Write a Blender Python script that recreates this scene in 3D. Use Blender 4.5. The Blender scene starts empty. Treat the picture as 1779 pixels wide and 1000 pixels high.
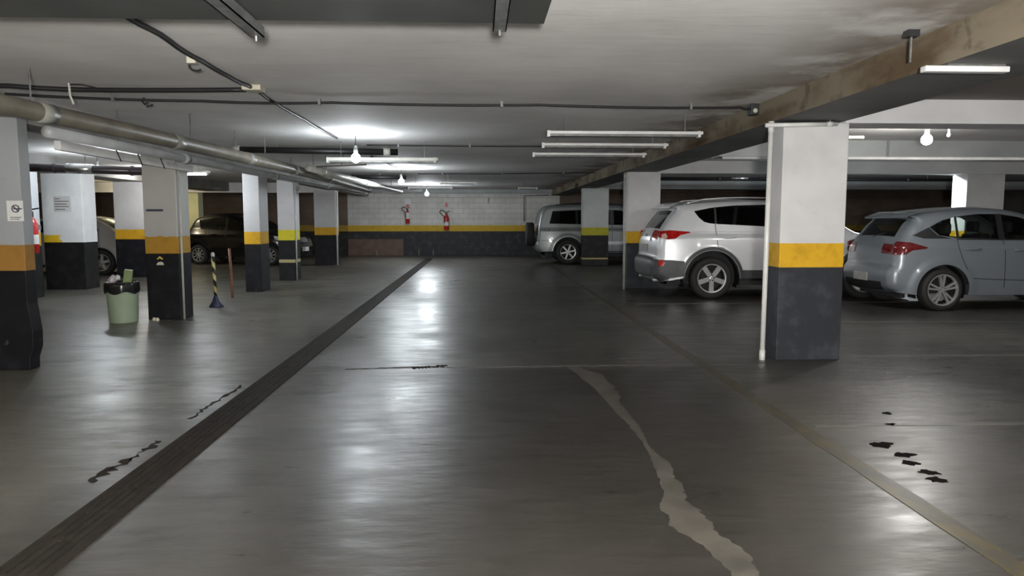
import bpy, bmesh, math, random
import numpy as np
from mathutils import Vector, Matrix
from mathutils.geometry import tessellate_polygon
random.seed(7)
SC = bpy.context.scene
COL = SC.collection
R = math.radians

# ------------------------------------------------------------------ materials
def new_mat(name):
    m = bpy.data.materials.new(name); m.use_nodes = True
    nt = m.node_tree
    return m, nt, nt.nodes['Principled BSDF']

def setp(b, **k):
    names = dict(color='Base Color', rough='Roughness', metal='Metallic', spec='Specular IOR Level', coat='Coat Weight',
                 coatr='Coat Roughness', trans='Transmission Weight', alpha='Alpha', em='Emission Color', ems='Emission Strength')
    for a, v in k.items():
        if a in ('color', 'em') and len(v) == 3: v = (*v, 1)
        b.inputs[names[a]].default_value = v

def mat(name, color, rough=.5, metal=0., var=.12, scale=8., bump=0., **k):
    """plain procedural material: colour with a little noise variation"""
    m, nt, b = new_mat(name)
    setp(b, color=color, rough=rough, metal=metal, **k)
    if var or bump:
        tc = nt.nodes.new('ShaderNodeTexCoord'); n = nt.nodes.new('ShaderNodeTexNoise')
        n.inputs['Scale'].default_value = scale; n.inputs['Detail'].default_value = 4
        nt.links.new(tc.outputs['Object'], n.inputs['Vector'])
        r = nt.nodes.new('ShaderNodeValToRGB')
        r.color_ramp.elements[0].position = .3; r.color_ramp.elements[1].position = .7
        r.color_ramp.elements[0].color = (*[c * (1 - var) for c in color], 1)
        r.color_ramp.elements[1].color = (*[min(1, c * (1 + var)) for c in color], 1)
        nt.links.new(n.outputs['Fac'], r.inputs['Fac']); nt.links.new(r.outputs['Color'], b.inputs['Base Color'])
        if bump:
            bp = nt.nodes.new('ShaderNodeBump'); bp.inputs['Strength'].default_value = bump; bp.inputs['Distance'].default_value = .02
            nt.links.new(n.outputs['Fac'], bp.inputs['Height']); nt.links.new(bp.outputs['Normal'], b.inputs['Normal'])
    return m

def emis(name, color, strength):
    m, nt, b = new_mat(name)
    setp(b, color=(.8, .8, .8), em=color, ems=strength)
    return m

class NB:
    """small node-building helper"""
    def __init__(s, nt): s.nt = nt
    def node(s, t, **kw):
        n = s.nt.nodes.new(t)
        for k, v in kw.items(): setattr(n, k, v)
        return n
    def link(s, a, b): s.nt.links.new(a, b)
    def val(s, sock, v):
        if hasattr(v, 'is_output'): s.link(v, sock)
        else: sock.default_value = v
    def math(s, op, a, b=0., c=None):
        n = s.node('ShaderNodeMath', operation=op)
        s.val(n.inputs[0], a); s.val(n.inputs[1], b)
        if c is not None: s.val(n.inputs[2], c)
        return n.outputs[0]
    def noise(s, vec, scale, detail=4, rough=.55):
        n = s.node('ShaderNodeTexNoise'); s.link(vec, n.inputs['Vector'])
        n.inputs['Scale'].default_value = scale; n.inputs['Detail'].default_value = detail; n.inputs['Roughness'].default_value = rough
        return n.outputs['Fac']
    def mapping(s, vec, scale=(1, 1, 1)):
        n = s.node('ShaderNodeMapping'); s.link(vec, n.inputs['Vector']); n.inputs['Scale'].default_value = scale
        return n.outputs[0]
    def mix(s, f, a, b):
        n = s.node('ShaderNodeMix', data_type='RGBA')
        s.val(n.inputs['Factor'], f)
        for sock, v in ((n.inputs[6], a), (n.inputs[7], b)):
            if isinstance(v, tuple): v = (*v[:3], 1)
            s.val(sock, v)
        return n.outputs[2]
    def ramp(s, f, stops, interp='LINEAR'):
        n = s.node('ShaderNodeValToRGB'); cr = n.color_ramp; cr.interpolation = interp
        while len(cr.elements) < len(stops): cr.elements.new(.5)
        for e, (p, c) in zip(cr.elements, stops):
            e.position = p; e.color = (*c, 1) if isinstance(c, tuple) else (c, c, c, 1)
        s.link(f, n.inputs[0]); return n.outputs[0]
    def step(s, v, a, b):
        n = s.node('ShaderNodeMapRange'); n.interpolation_type = 'SMOOTHSTEP'
        s.val(n.inputs['Value'], v); n.inputs['From Min'].default_value = a; n.inputs['From Max'].default_value = b
        return n.outputs[0]

def painted(name, white=(.62, .62, .60), yellow=(.62, .33, .015), dark=(.022, .022, .026), zb=.90, zt=1.13, chip=.0, block=False,
            stripe=None, worn=None, brown=None):
    """wall/column paint in three bands by height: dark foot, yellow band, white above"""
    m, nt, b = new_mat(name); N = NB(nt)
    tc = N.node('ShaderNodeTexCoord'); pos = tc.outputs['Object']
    sx = N.node('ShaderNodeSeparateXYZ'); N.link(pos, sx.inputs[0]); z = sx.outputs[2]; x = sx.outputs[0]
    nz = N.noise(pos, 9., 5)
    big = N.noise(pos, 1.4, 3)
    off = N.math('MULTIPLY', N.math('SUBTRACT', nz, .5), chip)
    wcol = N.mix(N.step(big, .35, .7), tuple(c * .84 for c in white), white)
    wcol = N.mix(N.math('MULTIPLY', N.step(nz, .58, .75), .25), wcol, tuple(c * .7 for c in white))
    if brown is not None:
        wcol = N.mix(N.step(big, .3, .7), tuple(c * .7 for c in brown), brown)
    if block:
        br = N.node('ShaderNodeTexBrick'); N.link(N.mapping(pos, (1, 1, 1)), br.inputs['Vector'])
        mp = N.node('ShaderNodeCombineXYZ'); N.link(x, mp.inputs[0]); N.link(z, mp.inputs[1]); N.link(mp.outputs[0], br.inputs['Vector'])
        br.inputs['Scale'].default_value = 1.; br.inputs['Brick Width'].default_value = .4; br.inputs['Row Height'].default_value = .2
        br.inputs['Mortar Size'].default_value = .012; br.inputs['Mortar Smooth'].default_value = .3
        wcol = N.mix(N.math('MULTIPLY', br.outputs['Fac'], .45), wcol, tuple(c * .45 for c in white))
        bp = N.node('ShaderNodeBump'); bp.inputs['Strength'].default_value = .5; bp.inputs['Distance'].default_value = .01; bp.invert = True
        N.link(br.outputs['Fac'], bp.inputs['Height']); N.link(bp.outputs[0], b.inputs['Normal'])
    ycol = N.mix(N.step(nz, .45, .8), yellow, tuple(c * .75 for c in yellow))
    dcol = N.mix(N.step(N.noise(pos, 5., 5), .45, .75), dark, tuple(c * 1.8 + .003 for c in dark))
    zt_ = N.math('ADD', z, off)
    c = N.mix(N.step(zt_, zt - .004, zt + .004), ycol, wcol)
    if worn is not None:      # the band painted over in white on one side
        wm = N.step(N.math('ADD', x, N.math('MULTIPLY', N.math('SUBTRACT', nz, .5), .5)), worn - .03, worn + .03)
        c = N.mix(wm, c, wcol)
    c = N.mix(N.step(z, zb - .004, zb + .004), dcol, c)
    if stripe:
        s1 = N.math('MULTIPLY', N.step(z, stripe[0] - .004, stripe[0] + .004), N.math('SUBTRACT', 1., N.step(z, stripe[1] - .004, stripe[1] + .004)))
        c = N.mix(s1, c, stripe[2])
    # scuffs near the ground
    sc = N.math('MULTIPLY', N.step(N.noise(pos, 14., 6), .62, .72), N.math('SUBTRACT', 1., N.step(z, .0, .5)))
    c = N.mix(N.math('MULTIPLY', sc, .35), c, (.18, .16, .14))
    N.link(c, b.inputs['Base Color']); setp(b, rough=.6, spec=.2)
    return m

M = {}
M['white_pipe'] = mat('white_pvc', (.66, .66, .64), .35, scale=4)
M['white_metal'] = mat('white_enamel', (.70, .70, .69), .35, scale=5)
M['old_white'] = mat('aged_white', (.42, .42, .38), .5, scale=6, var=.2)
M['grey_pipe'] = mat('grey_pvc', (.24, .24, .215), .38, scale=3, var=.25)
M['pale_pipe'] = mat('pale_grey_pvc', (.42, .44, .45), .32, scale=3, var=.2)
M['brown_pipe'] = mat('stained_pipe', (.15, .135, .105), .45, scale=3, var=.35)
M['black_pipe'] = mat('black_pipe', (.012, .012, .013), .45)
M['cable'] = mat('black_cable', (.010, .010, .010), .55)
M['violet_pipe'] = mat('dark_violet_pipe', (.05, .042, .052), .3, scale=3)
M['silver'] = mat('silver_metal', (.62, .63, .64), .28, .9, scale=6)
M['steel'] = mat('galvanised', (.16, .165, .16), .5, .4, scale=14, var=.3)
M['duct'] = mat('duct_sheet', (.065, .068, .064), .5, .15, scale=3, var=.15)
M['cream'] = mat('cream_plastic', (.55, .52, .42), .5)
M['red'] = mat('red_paint', (.42, .018, .018), .3)
M['pink'] = mat('faded_red_sign', (.55, .12, .13), .6)
M['paper'] = mat('paper', (.60, .60, .60), .7, scale=30, var=.04)
M['ink'] = mat('ink', (.04, .04, .07), .6)
M['rubber'] = mat('rubber', (.012, .012, .012), .75, scale=20)
M['green'] = mat('pale_green_plastic', (.27, .34, .24), .45, scale=6, var=.08)
M['bag'] = mat('black_bag', (.012, .012, .014), .25, scale=12)
M['litter'] = mat('crumpled_paper', (.5, .45, .5), .6, scale=20)
M['greenbox'] = mat('green_carton', (.16, .22, .09), .5)
M['blue_dark'] = mat('navy_plastic', (.02, .025, .055), .45)
M['yellow'] = mat('yellow_paint', (.62, .45, .09), .5)
M['wood'] = mat('reddish_wood', (.20, .085, .05), .6, scale=15, var=.3)
M['blackplastic'] = mat('black_plastic', (.02, .02, .021), .5, scale=20)
M['glass'] = None
m, nt, b = new_mat('tinted_glass')
nt.nodes.remove(b); N = NB(nt)
g = N.node('ShaderNodeBsdfGlossy'); g.inputs['Roughness'].default_value = .03; g.inputs['Color'].default_value = (.9, .95, .95, 1)
t = N.node('ShaderNodeBsdfTransparent'); t.inputs['Color'].default_value = (.17, .18, .17, 1)
f = N.node('ShaderNodeFresnel'); f.inputs['IOR'].default_value = 1.5
x = N.node('ShaderNodeMixShader'); N.link(f.outputs[0], x.inputs[0]); N.link(t.outputs[0], x.inputs[1]); N.link(g.outputs[0], x.inputs[2])
N.link(x.outputs[0], nt.nodes['Material Output'].inputs['Surface']); M['glass'] = m
m, nt, b = new_mat('clear_glass')
nt.nodes.remove(b); N = NB(nt)
g = N.node('ShaderNodeBsdfGlossy'); g.inputs['Roughness'].default_value = .03
t = N.node('ShaderNodeBsdfTransparent'); t.inputs['Color'].default_value = (.62, .66, .62, 1)
f = N.node('ShaderNodeFresnel'); f.inputs['IOR'].default_value = 1.5
x = N.node('ShaderNodeMixShader'); N.link(f.outputs[0], x.inputs[0]); N.link(t.outputs[0], x.inputs[1]); N.link(g.outputs[0], x.inputs[2])
N.link(x.outputs[0], nt.nodes['Material Output'].inputs['Surface']); M['clear_glass'] = m

def carpaint(name, color, metal=.5, rough=.32):
    m, nt, b = new_mat(name); N = NB(nt)
    setp(b, color=color, metal=metal, rough=rough, coat=.6, coatr=.08)
    tc = N.node('ShaderNodeTexCoord')
    n = N.noise(tc.outputs['Object'], 3., 5)
    sx = N.node('ShaderNodeSeparateXYZ'); N.link(tc.outputs['Object'], sx.inputs[0])
    dust = N.math('MULTIPLY', N.step(n, .4, .75), N.math('SUBTRACT', 1., N.step(sx.outputs[2], .2, .7)))
    N.link(N.mix(N.math('MULTIPLY', dust, .45), color, tuple(c * .6 + .02 for c in color)), b.inputs['Base Color'])
    return m
M['silver_paint'] = carpaint('silver_car_paint', (.74, .755, .78), .2, .34)
M['grey_paint'] = carpaint('blue_grey_car_paint', (.22, .25, .28), .3, .34)
M['black_paint'] = carpaint('black_car_paint', (.003, .003, .0035), .0, .25)
M['van_paint'] = carpaint('pale_silver_car_paint', (.25, .265, .265), .35, .36)
M['sedan_paint'] = carpaint('warm_silver_car_paint', (.50, .48, .46), .35, .36)
M['cladding'] = mat('grey_cladding', (.055, .058, .062), .5, scale=30)
M['tail'] = mat('red_lens', (.42, .012, .010), .12, scale=14, var=.4, coat=.8)
M['tail_dark'] = mat('dark_red_lens', (.13, .012, .014), .12, scale=14, var=.4, coat=.8)
M['tail_clear'] = mat('clear_lens', (.62, .42, .38), .12, scale=14, var=.2, coat=.8)
M['head'] = mat('headlight_lens', (.55, .57, .6), .1, .3, scale=10)
M['alloy'] = mat('alloy_rim', (.60, .60, .61), .3, .6, scale=8)
M['alloy_dark'] = mat('dark_alloy', (.05, .05, .052), .4, .3)
M['tyre'] = mat('tyre_rubber', (.016, .0155, .015), .75, scale=25)
M['interior'] = mat('cabin_trim', (.025, .025, .027), .8, scale=12)
M['seam'] = mat('seam_black', (.006, .006, .006), .6)
M['plate'] = mat('plate_grey', (.42, .42, .40), .4, scale=9)

def lamp_mat(k, w): return emis('lamp_%s' % k, {'cool': (.88, .95, 1.), 'warm': (1., .86, .55), 'neutral': (1., .975, .935)}[k], w)

# ------------------------------------------------------------------ object helpers
def obj(name, bm, m, parent=None, smooth=False, bevel=0., loc=None):
    me = bpy.data.meshes.new(name)
    bmesh.ops.recalc_face_normals(bm, faces=bm.faces[:])
    bm.to_mesh(me); bm.free()
    o = bpy.data.objects.new(name, me); COL.objects.link(o)
    for mm in (m if isinstance(m, (list, tuple)) else [m]): me.materials.append(mm)
    if smooth:
        for p in me.polygons: p.use_smooth = True
    if bevel:
        bv = o.modifiers.new('Bevel', 'BEVEL'); bv.width = bevel; bv.segments = 2; bv.limit_method = 'ANGLE'
    if parent: o.parent = parent
    if loc: o.location = loc
    return o

def tag(o, label, cat, group=None, kind=None):
    o['label'] = label; o['category'] = cat
    if group: o['group'] = group
    if kind: o['kind'] = kind
    return o
def struct(o): o['kind'] = 'structure'; return o
def thing(name, label, cat, loc=(0, 0, 0), rotz=0., group=None):
    o = bpy.data.objects.new(name, None); COL.objects.link(o); o.location = loc; o.rotation_euler = (0, 0, rotz)
    o.empty_display_size = .1
    return tag(o, label, cat, group)

def add_box(bm, a, b_):
    (x0, y0, z0), (x1, y1, z1) = a, b_
    v = [bm.verts.new(p) for p in ((x0, y0, z0), (x1, y0, z0), (x1, y1, z0), (x0, y1, z0), (x0, y0, z1), (x1, y0, z1), (x1, y1, z1), (x0, y1, z1))]
    for f in ((3, 2, 1, 0), (4, 5, 6, 7), (0, 1, 5, 4), (1, 2, 6, 5), (2, 3, 7, 6), (3, 0, 4, 7)): bm.faces.new([v[i] for i in f])
def box(a, b_):
    bm = bmesh.new(); add_box(bm, a, b_); return bm
def add_tube(bm, pts, r, n=10, cap=True):
    pts = [Vector(p) for p in pts]; rings = []
    rr = r if isinstance(r, (list, tuple)) else [r] * len(pts)
    prev = None
    for i, p in enumerate(pts):
        d = (pts[min(i + 1, len(pts) - 1)] - pts[max(i - 1, 0)]).normalized()
        if prev is None:
            u = d.orthogonal().normalized()
        else:
            u = (prev - d * prev.dot(d)).normalized()
        prev = u; w = d.cross(u)
        rings.append([bm.verts.new(p + (u * math.cos(2 * math.pi * k / n) + w * math.sin(2 * math.pi * k / n)) * rr[i]) for k in range(n)])
    for a, b_ in zip(rings, rings[1:]):
        for k in range(n): bm.faces.new((a[k], a[(k + 1) % n], b_[(k + 1) % n], b_[k]))
    if cap: bm.faces.new(rings[0][::-1]); bm.faces.new(rings[-1])
def tube(pts, r, n=10):
    bm = bmesh.new(); add_tube(bm, pts, r, n); return bm
def add_lathe(bm, prof, n=24, axis='z', c=(0, 0, 0), cap=False):
    """prof: list of (radius, height)"""
    rings = []
    for r_, h in prof:
        ring = []
        for k in range(n):
            a = 2 * math.pi * k / n; u, v = r_ * math.cos(a), r_ * math.sin(a)
            p = (u, v, h) if axis == 'z' else (u, h, v)
            ring.append(bm.verts.new((p[0] + c[0], p[1] + c[1], p[2] + c[2])))
        rings.append(ring)
    for a, b_ in zip(rings, rings[1:]):
        for k in range(n): bm.faces.new((a[k], a[(k + 1) % n], b_[(k + 1) % n], b_[k]))
    if cap: bm.faces.new(rings[0][::-1]); bm.faces.new(rings[-1])
def lathe(prof, n=24, axis='z', c=(0, 0, 0), cap=False):
    bm = bmesh.new(); add_lathe(bm, prof, n, axis, c, cap); return bm
def add_prism(bm, poly, y0, y1):
    """polygon in (x,z) extruded along y"""
    a = [bm.verts.new((x, y0, z)) for x, z in poly]; b_ = [bm.verts.new((x, y1, z)) for x, z in poly]
    bm.faces.new(a); bm.faces.new(b_[::-1]); n = len(poly)
    for k in range(n): bm.faces.new((a[k], b_[k], b_[(k + 1) % n], a[(k + 1) % n]))
def blob(poly, z0, z1):
    """flat irregular piece lying on the ground: polygon in (x,y)"""
    bm = bmesh.new()
    a = [bm.verts.new((x, y, z0)) for x, y in poly]; b_ = [bm.verts.new((x, y, z1)) for x, y in poly]
    bm.faces.new(b_); n = len(poly)
    for k in range(n): bm.faces.new((a[k], a[(k + 1) % n], b_[(k + 1) % n], b_[k]))
    return bm

# ------------------------------------------------------------------ dimensions of the garage (metres; camera stands at the origin)
ZC = 2.50          # slab
XL, XR, YF, YB = -15.0, 20.0, -7.0, 27.8

# ------------------------------------------------------------------ floor
m, nt, b = new_mat('polished_concrete'); N = NB(nt)
tc = N.node('ShaderNodeTexCoord'); pos = tc.outputs['Object']
sx = N.node('ShaderNodeSeparateXYZ'); N.link(pos, sx.inputs[0]); X, Y = sx.outputs[0], sx.outputs[1]
n1 = N.noise(pos, .55, 5); n2 = N.noise(N.mapping(pos, (1.2, 4.5, 1)), 2.2, 5, .6); n3 = N.noise(pos, 9., 5)
wob = N.math('MULTIPLY', N.math('SUBTRACT', N.noise(pos, 1.1, 4), .5), .5)
base = N.mix(N.step(n1, .3, .7), (.043, .041, .036), (.074, .072, .064))
base = N.mix(N.math('MULTIPLY', N.step(n2, .5, .75), .4), base, (.045, .042, .037))
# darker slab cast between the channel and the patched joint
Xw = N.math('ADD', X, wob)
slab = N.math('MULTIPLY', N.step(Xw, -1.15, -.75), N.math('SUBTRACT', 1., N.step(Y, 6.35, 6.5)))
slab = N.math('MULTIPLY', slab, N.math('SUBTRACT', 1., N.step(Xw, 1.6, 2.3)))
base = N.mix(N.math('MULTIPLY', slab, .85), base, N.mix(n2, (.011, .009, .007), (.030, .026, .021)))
base = N.mix(N.math('MULTIPLY', N.step(n3, .6, .8), .25), base, (.10, .095, .085))
# paler concrete left of the channel
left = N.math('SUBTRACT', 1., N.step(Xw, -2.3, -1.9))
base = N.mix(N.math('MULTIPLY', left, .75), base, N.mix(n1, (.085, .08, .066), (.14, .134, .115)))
blot = N.noise(N.mapping(pos, (1., 1.7, 1)), 1.3, 7, .68); fleck = N.noise(pos, 26., 4, .6)
base = N.mix(N.math('MULTIPLY', N.step(blot, .50, .66), .55), base, (.022, .019, .015))
base = N.mix(N.math('MULTIPLY', N.step(fleck, .64, .74), .3), base, (.012, .011, .010))
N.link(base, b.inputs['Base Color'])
n2 = N.math('ADD', N.math('MULTIPLY', n2, .55), N.math('MULTIPLY', blot, .45))
N.link(N.ramp(N.math('ADD', N.math('MULTIPLY', n2, .6), N.math('MULTIPLY', n1, .4)), [(.38, .26), (.62, .50)]), b.inputs['Roughness'])
bp = N.node('ShaderNodeBump'); bp.inputs['Strength'].default_value = .18; bp.inputs['Distance'].default_value = .02
N.link(N.math('ADD', N.noise(N.mapping(pos, (1., 3.2, 1)), 3.5, 3), N.math('MULTIPLY', n3, .12)), bp.inputs['Height'])
N.link(bp.outputs[0], b.inputs['Normal']); setp(b, spec=.56)
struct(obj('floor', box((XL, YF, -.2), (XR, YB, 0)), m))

# ------------------------------------------------------------------ ceiling
m, nt, b = new_mat('slab_underside'); N = NB(nt)
tc = N.node('ShaderNodeTexCoord'); pos = tc.outputs['Object']
sx = N.node('ShaderNodeSeparateXYZ'); N.link(pos, sx.inputs[0]); X, Y = sx.outputs[0], sx.outputs[1]
n1 = N.noise(pos, .8, 5); n2 = N.noise(N.mapping(pos, (1, 5, 1)), 1.6, 6, .65); n3 = N.noise(pos, 12., 4)
base = N.mix(N.step(n1, .3, .72), (.63, .62, .605), (.77, .76, .745))
base = N.mix(N.math('MULTIPLY', N.step(n2, .5, .8), .35), base, (.42, .41, .39))
# brown damp stain beside the long beam
st = N.math('MULTIPLY', N.step(N.math('ADD', X, N.math('MULTIPLY', N.math('SUBTRACT', n1, .5), 1.6)), 1.75, 2.7), N.step(N.noise(pos, 1.7, 4), .32, .55))
st = N.math('MULTIPLY', st, N.math('SUBTRACT', 1., N.step(X, 3.2, 3.4)))
base = N.mix(N.math('MULTIPLY', st, .75), base, N.mix(n3, (.11, .075, .04), (.2, .15, .09)))
N.link(base, b.inputs['Base Color']); setp(b, rough=.8, spec=.2)
bp = N.node('ShaderNodeBump'); bp.inputs['Strength'].default_value = .2; bp.inputs['Distance'].default_value = .02
N.link(n2, bp.inputs['Height']); N.link(bp.outputs[0], b.inputs['Normal'])
struct(obj('ceiling', box((XL, YF, ZC), (XR, YB, ZC + .2)), m))

M['slab_dark'] = mat('sooty_slab', (.15, .135, .12), .8, scale=.7, var=.4, bump=.15)  # dark brownish colour for the slab over the near right bay
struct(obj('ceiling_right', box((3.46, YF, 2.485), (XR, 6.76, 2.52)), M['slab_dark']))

# ------------------------------------------------------------------ walls
M['wall'] = painted('white_block_wall', (.60, .585, .555), (.50, .33, .03), (.03, .03, .033), .92, 1.15, block=True)
M['wall_brown'] = painted('bare_brown_wall', (.25, .2, .16), (.30, .19, .03), (.02, .018, .017), .92, 1.15, block=True, brown=(.16, .115, .088))
M['plain_wall'] = painted('grey_side_wall', (.3, .29, .27), (.30, .19, .03), (.025, .024, .024), .92, 1.15, brown=(.13, .115, .10))
struct(obj('wall_back', box((-5.0, YB, 0), (3.1, YB + .2, ZC)), M['wall']))
struct(obj('wall_back_left', box((XL, YB, 0), (-5.0, YB + .2, ZC)), M['wall_brown']))
struct(obj('wall_back_right', box((3.1, YB, 0), (XR, YB + .2, ZC)), M['wall_brown']))
struct(obj('wall_left', box((XL - .2, YF, 0), (XL, YB, ZC)), M['plain_wall']))
struct(obj('wall_right', box((XR, YF, 0), (XR + .2, YB, ZC)), M['plain_wall']))
struct(obj('wall_front', box((XL, YF - .2, 0), (XR, YF, ZC)), M['plain_wall']))

# ------------------------------------------------------------------ beams
M['beam'] = mat('beam_concrete', (.24, .235, .225), .75, scale=1.5, var=.3, bump=.15)
M['beam_white'] = mat('beam_white', (.66, .66, .67), .6, scale=2, var=.08)
M['beam_grey'] = mat('beam_grey', (.29, .305, .305), .6, scale=2, var=.12)
m, nt, b = new_mat('stained_beam'); N = NB(nt)
tc = N.node('ShaderNodeTexCoord'); pos = tc.outputs['Object']
n1 = N.noise(N.mapping(pos, (1, .6, 2)), 1.5, 5); n2 = N.noise(pos, 5., 4)
base = N.mix(N.step(n1, .4, .65), (.21, .18, .13), (.10, .068, .04))
base = N.mix(N.math('MULTIPLY', N.step(n2, .55, .7), .6), base, (.06, .05, .035))
N.link(base, b.inputs['Base Color']); setp(b, rough=.8, spec=.2)
M['beam_stain'] = m
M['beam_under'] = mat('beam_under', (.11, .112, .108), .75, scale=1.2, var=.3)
bm = box((2.78, YF, 2.28), (3.46, YB, ZC + .05))
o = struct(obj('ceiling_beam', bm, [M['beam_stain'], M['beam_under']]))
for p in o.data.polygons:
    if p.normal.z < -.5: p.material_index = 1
bm = box((3.46, 6.76, 2.262), (XR, 7.16, ZC + .05))
o = struct(obj('ceiling_beam', bm, [M['beam_white']]))
for y0, mt in ((10.35, 'beam_grey'), (14.05, 'beam_white'), (21.25, 'beam_grey')):
    struct(obj('ceiling_beam', box((3.46, y0, 2.262), (XR, y0 + .35, ZC + .05)), M[mt]))
struct(obj('ceiling_beam', box((-4.55, 0, 2.24), (-4.2, YB, ZC + .05)), M['beam']))
struct(obj('ceiling_beam', box((-8.5, 0, 2.24), (-7.75, YB, ZC + .05)), M['beam']))
struct(obj('ceiling_beam', box((XL, 22.9, 2.2), (-4.5, 23.2, ZC + .05)), M['beam_white']))
struct(obj('ceiling_beam', box((-4.08, YB - .35, 2.36), (2.78, YB, ZC + .05)), M['beam_grey']))

# ------------------------------------------------------------------ columns
pw = painted('column_paint', (.66, .66, .66), (.64, .37, .02), (.028, .03, .036))
p_old = painted('column_paint_aged', (.46, .46, .44), (.40, .22, .03), (.006, .006, .008), chip=.06)
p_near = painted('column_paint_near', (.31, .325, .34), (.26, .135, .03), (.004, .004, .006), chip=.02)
p_worn = painted('column_paint_worn', (.84, .86, .87), (.70, .46, .02), (.009, .009, .009),   .92, 1.06, worn=-.08)
p_bright = painted('column_paint_lemon', (.58, .58, .60), (.62, .55, .03), (.010, .010, .012), stripe=(.40, .47, (.42, .38, .2)))
p_lemon_right = painted('column_paint_lemon_right', (.52, .54, .52), (.42, .38, .03), (.018, .017, .017), stripe=(.19, .235, (.44, .36, .16)))
p_warm_light = painted('column_paint_warm', (.66, .66, .42), (.70, .48, .02), (.018, .018, .018))  # yellow cast of the warm light painted into the white

p_left = painted('column_paint_left', (.55, .55, .56), (.58, .33, .02), (.009, .009, .012))

def column(x0, x1, y0, dy, mt, label, ztop=2.26, outline=None):
    cx, cy = (x0 + x1) / 2, y0 + dy / 2
    w = (x1 - x0) / 2
    bm = bmesh.new()
    if outline: add_prism(bm, [(x - cx, z) for x, z in outline], -dy / 2, dy / 2)
    else: add_box(bm, (-w, -dy / 2, 0), (w, dy / 2, ztop))
    o = obj('column', bm, mt, bevel=.008, loc=(cx, cy, 0))
    return tag(o, label, 'column', 'painted garage columns')
column(2.86, 3.49, 6.74, .30, pw, 'wide white column nearest on the right with clean yellow band and slate foot')
column(2.90, 3.54, 14.02, .45, pw, 'white column on the right directly behind the tail of the silver suv', ztop=2.3)
column(3.06, 3.82, 21.2, .42, p_lemon_right, 'grey column with lemon band in front of the silver off-roader with a spare wheel', ztop=2.3)
column(9.70, 10.48, 14.02, .45, pw, 'white column rising behind the roof of the blue-grey hatchback')
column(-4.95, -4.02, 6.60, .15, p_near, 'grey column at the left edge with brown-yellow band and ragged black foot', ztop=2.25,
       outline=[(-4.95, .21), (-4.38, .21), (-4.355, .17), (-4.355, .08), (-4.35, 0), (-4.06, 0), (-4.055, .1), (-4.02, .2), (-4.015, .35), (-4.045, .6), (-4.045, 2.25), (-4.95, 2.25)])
column(-8.42, -7.66, 14.35, .5, p_worn, 'bright white column with half-painted-over yellow band and a text notice')
column(-8.58, -7.78, 17.42, .45, p_left, 'white column with yellow band against the tail of the warm silver sedan')
column(-4.50, -4.06, 9.92, .42, p_old, 'aged cream column with chipped orange band beside the green bin')
column(-4.40, -4.10, 13.72, .55, p_left, 'slim white column right of the reddish stick, in front of the black car')
column(-4.48, -4.12, 16.3, .5, p_bright, 'slim white column with lemon band and pale stripe low on its foot')
column(-4.95, -4.32, 21.95, .5, p_left, 'last white column of the left row, near the back wall')
column(-9.32, -8.86, 23.3, .4, p_warm_light, 'far column lit warm yellow at the left end of the black car')
column(-8.30, -7.70, 12.75, .3, painted('pier_paint', (.5, .52, .54), (.5, .3, .03), (.012, .012, .012)), 'narrow pier behind the near left column, carrying a red extinguisher')

# ------------------------------------------------------------------ cars
def catmull(pts, n=10):
    P = [np.array(p, float) for p in pts]; out = []
    for i in range(len(P) - 1):
        p0, p1, p2, p3 = P[max(i - 1, 0)], P[i], P[i + 1], P[min(i + 2, len(P) - 1)]
        if i == 0: p0 = 2 * p1 - p2
        if i == len(P) - 2: p3 = 2 * p2 - p1
        # centripetal-like: limit tangents
        d = np.linalg.norm(p2 - p1)
        t1 = (p2 - p0); t2 = (p3 - p1)
        t1 = t1 / (np.linalg.norm(t1) + 1e-9) * d; t2 = t2 / (np.linalg.norm(t2) + 1e-9) * d
        for k in range(n):
            t = k / n; h = t * t * (3 - 2 * t)
            out.append(p1 * (1 - h) + p2 * h + t1 * (t ** 3 - 2 * t * t + t) + t2 * (t ** 3 - t * t))
    out.append(P[-1]); return np.array(out)

def sstep(v, a, b_):
    t = np.clip((v - a) / (b_ - a), 0, 1); return t * t * (3 - 2 * t)

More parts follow.
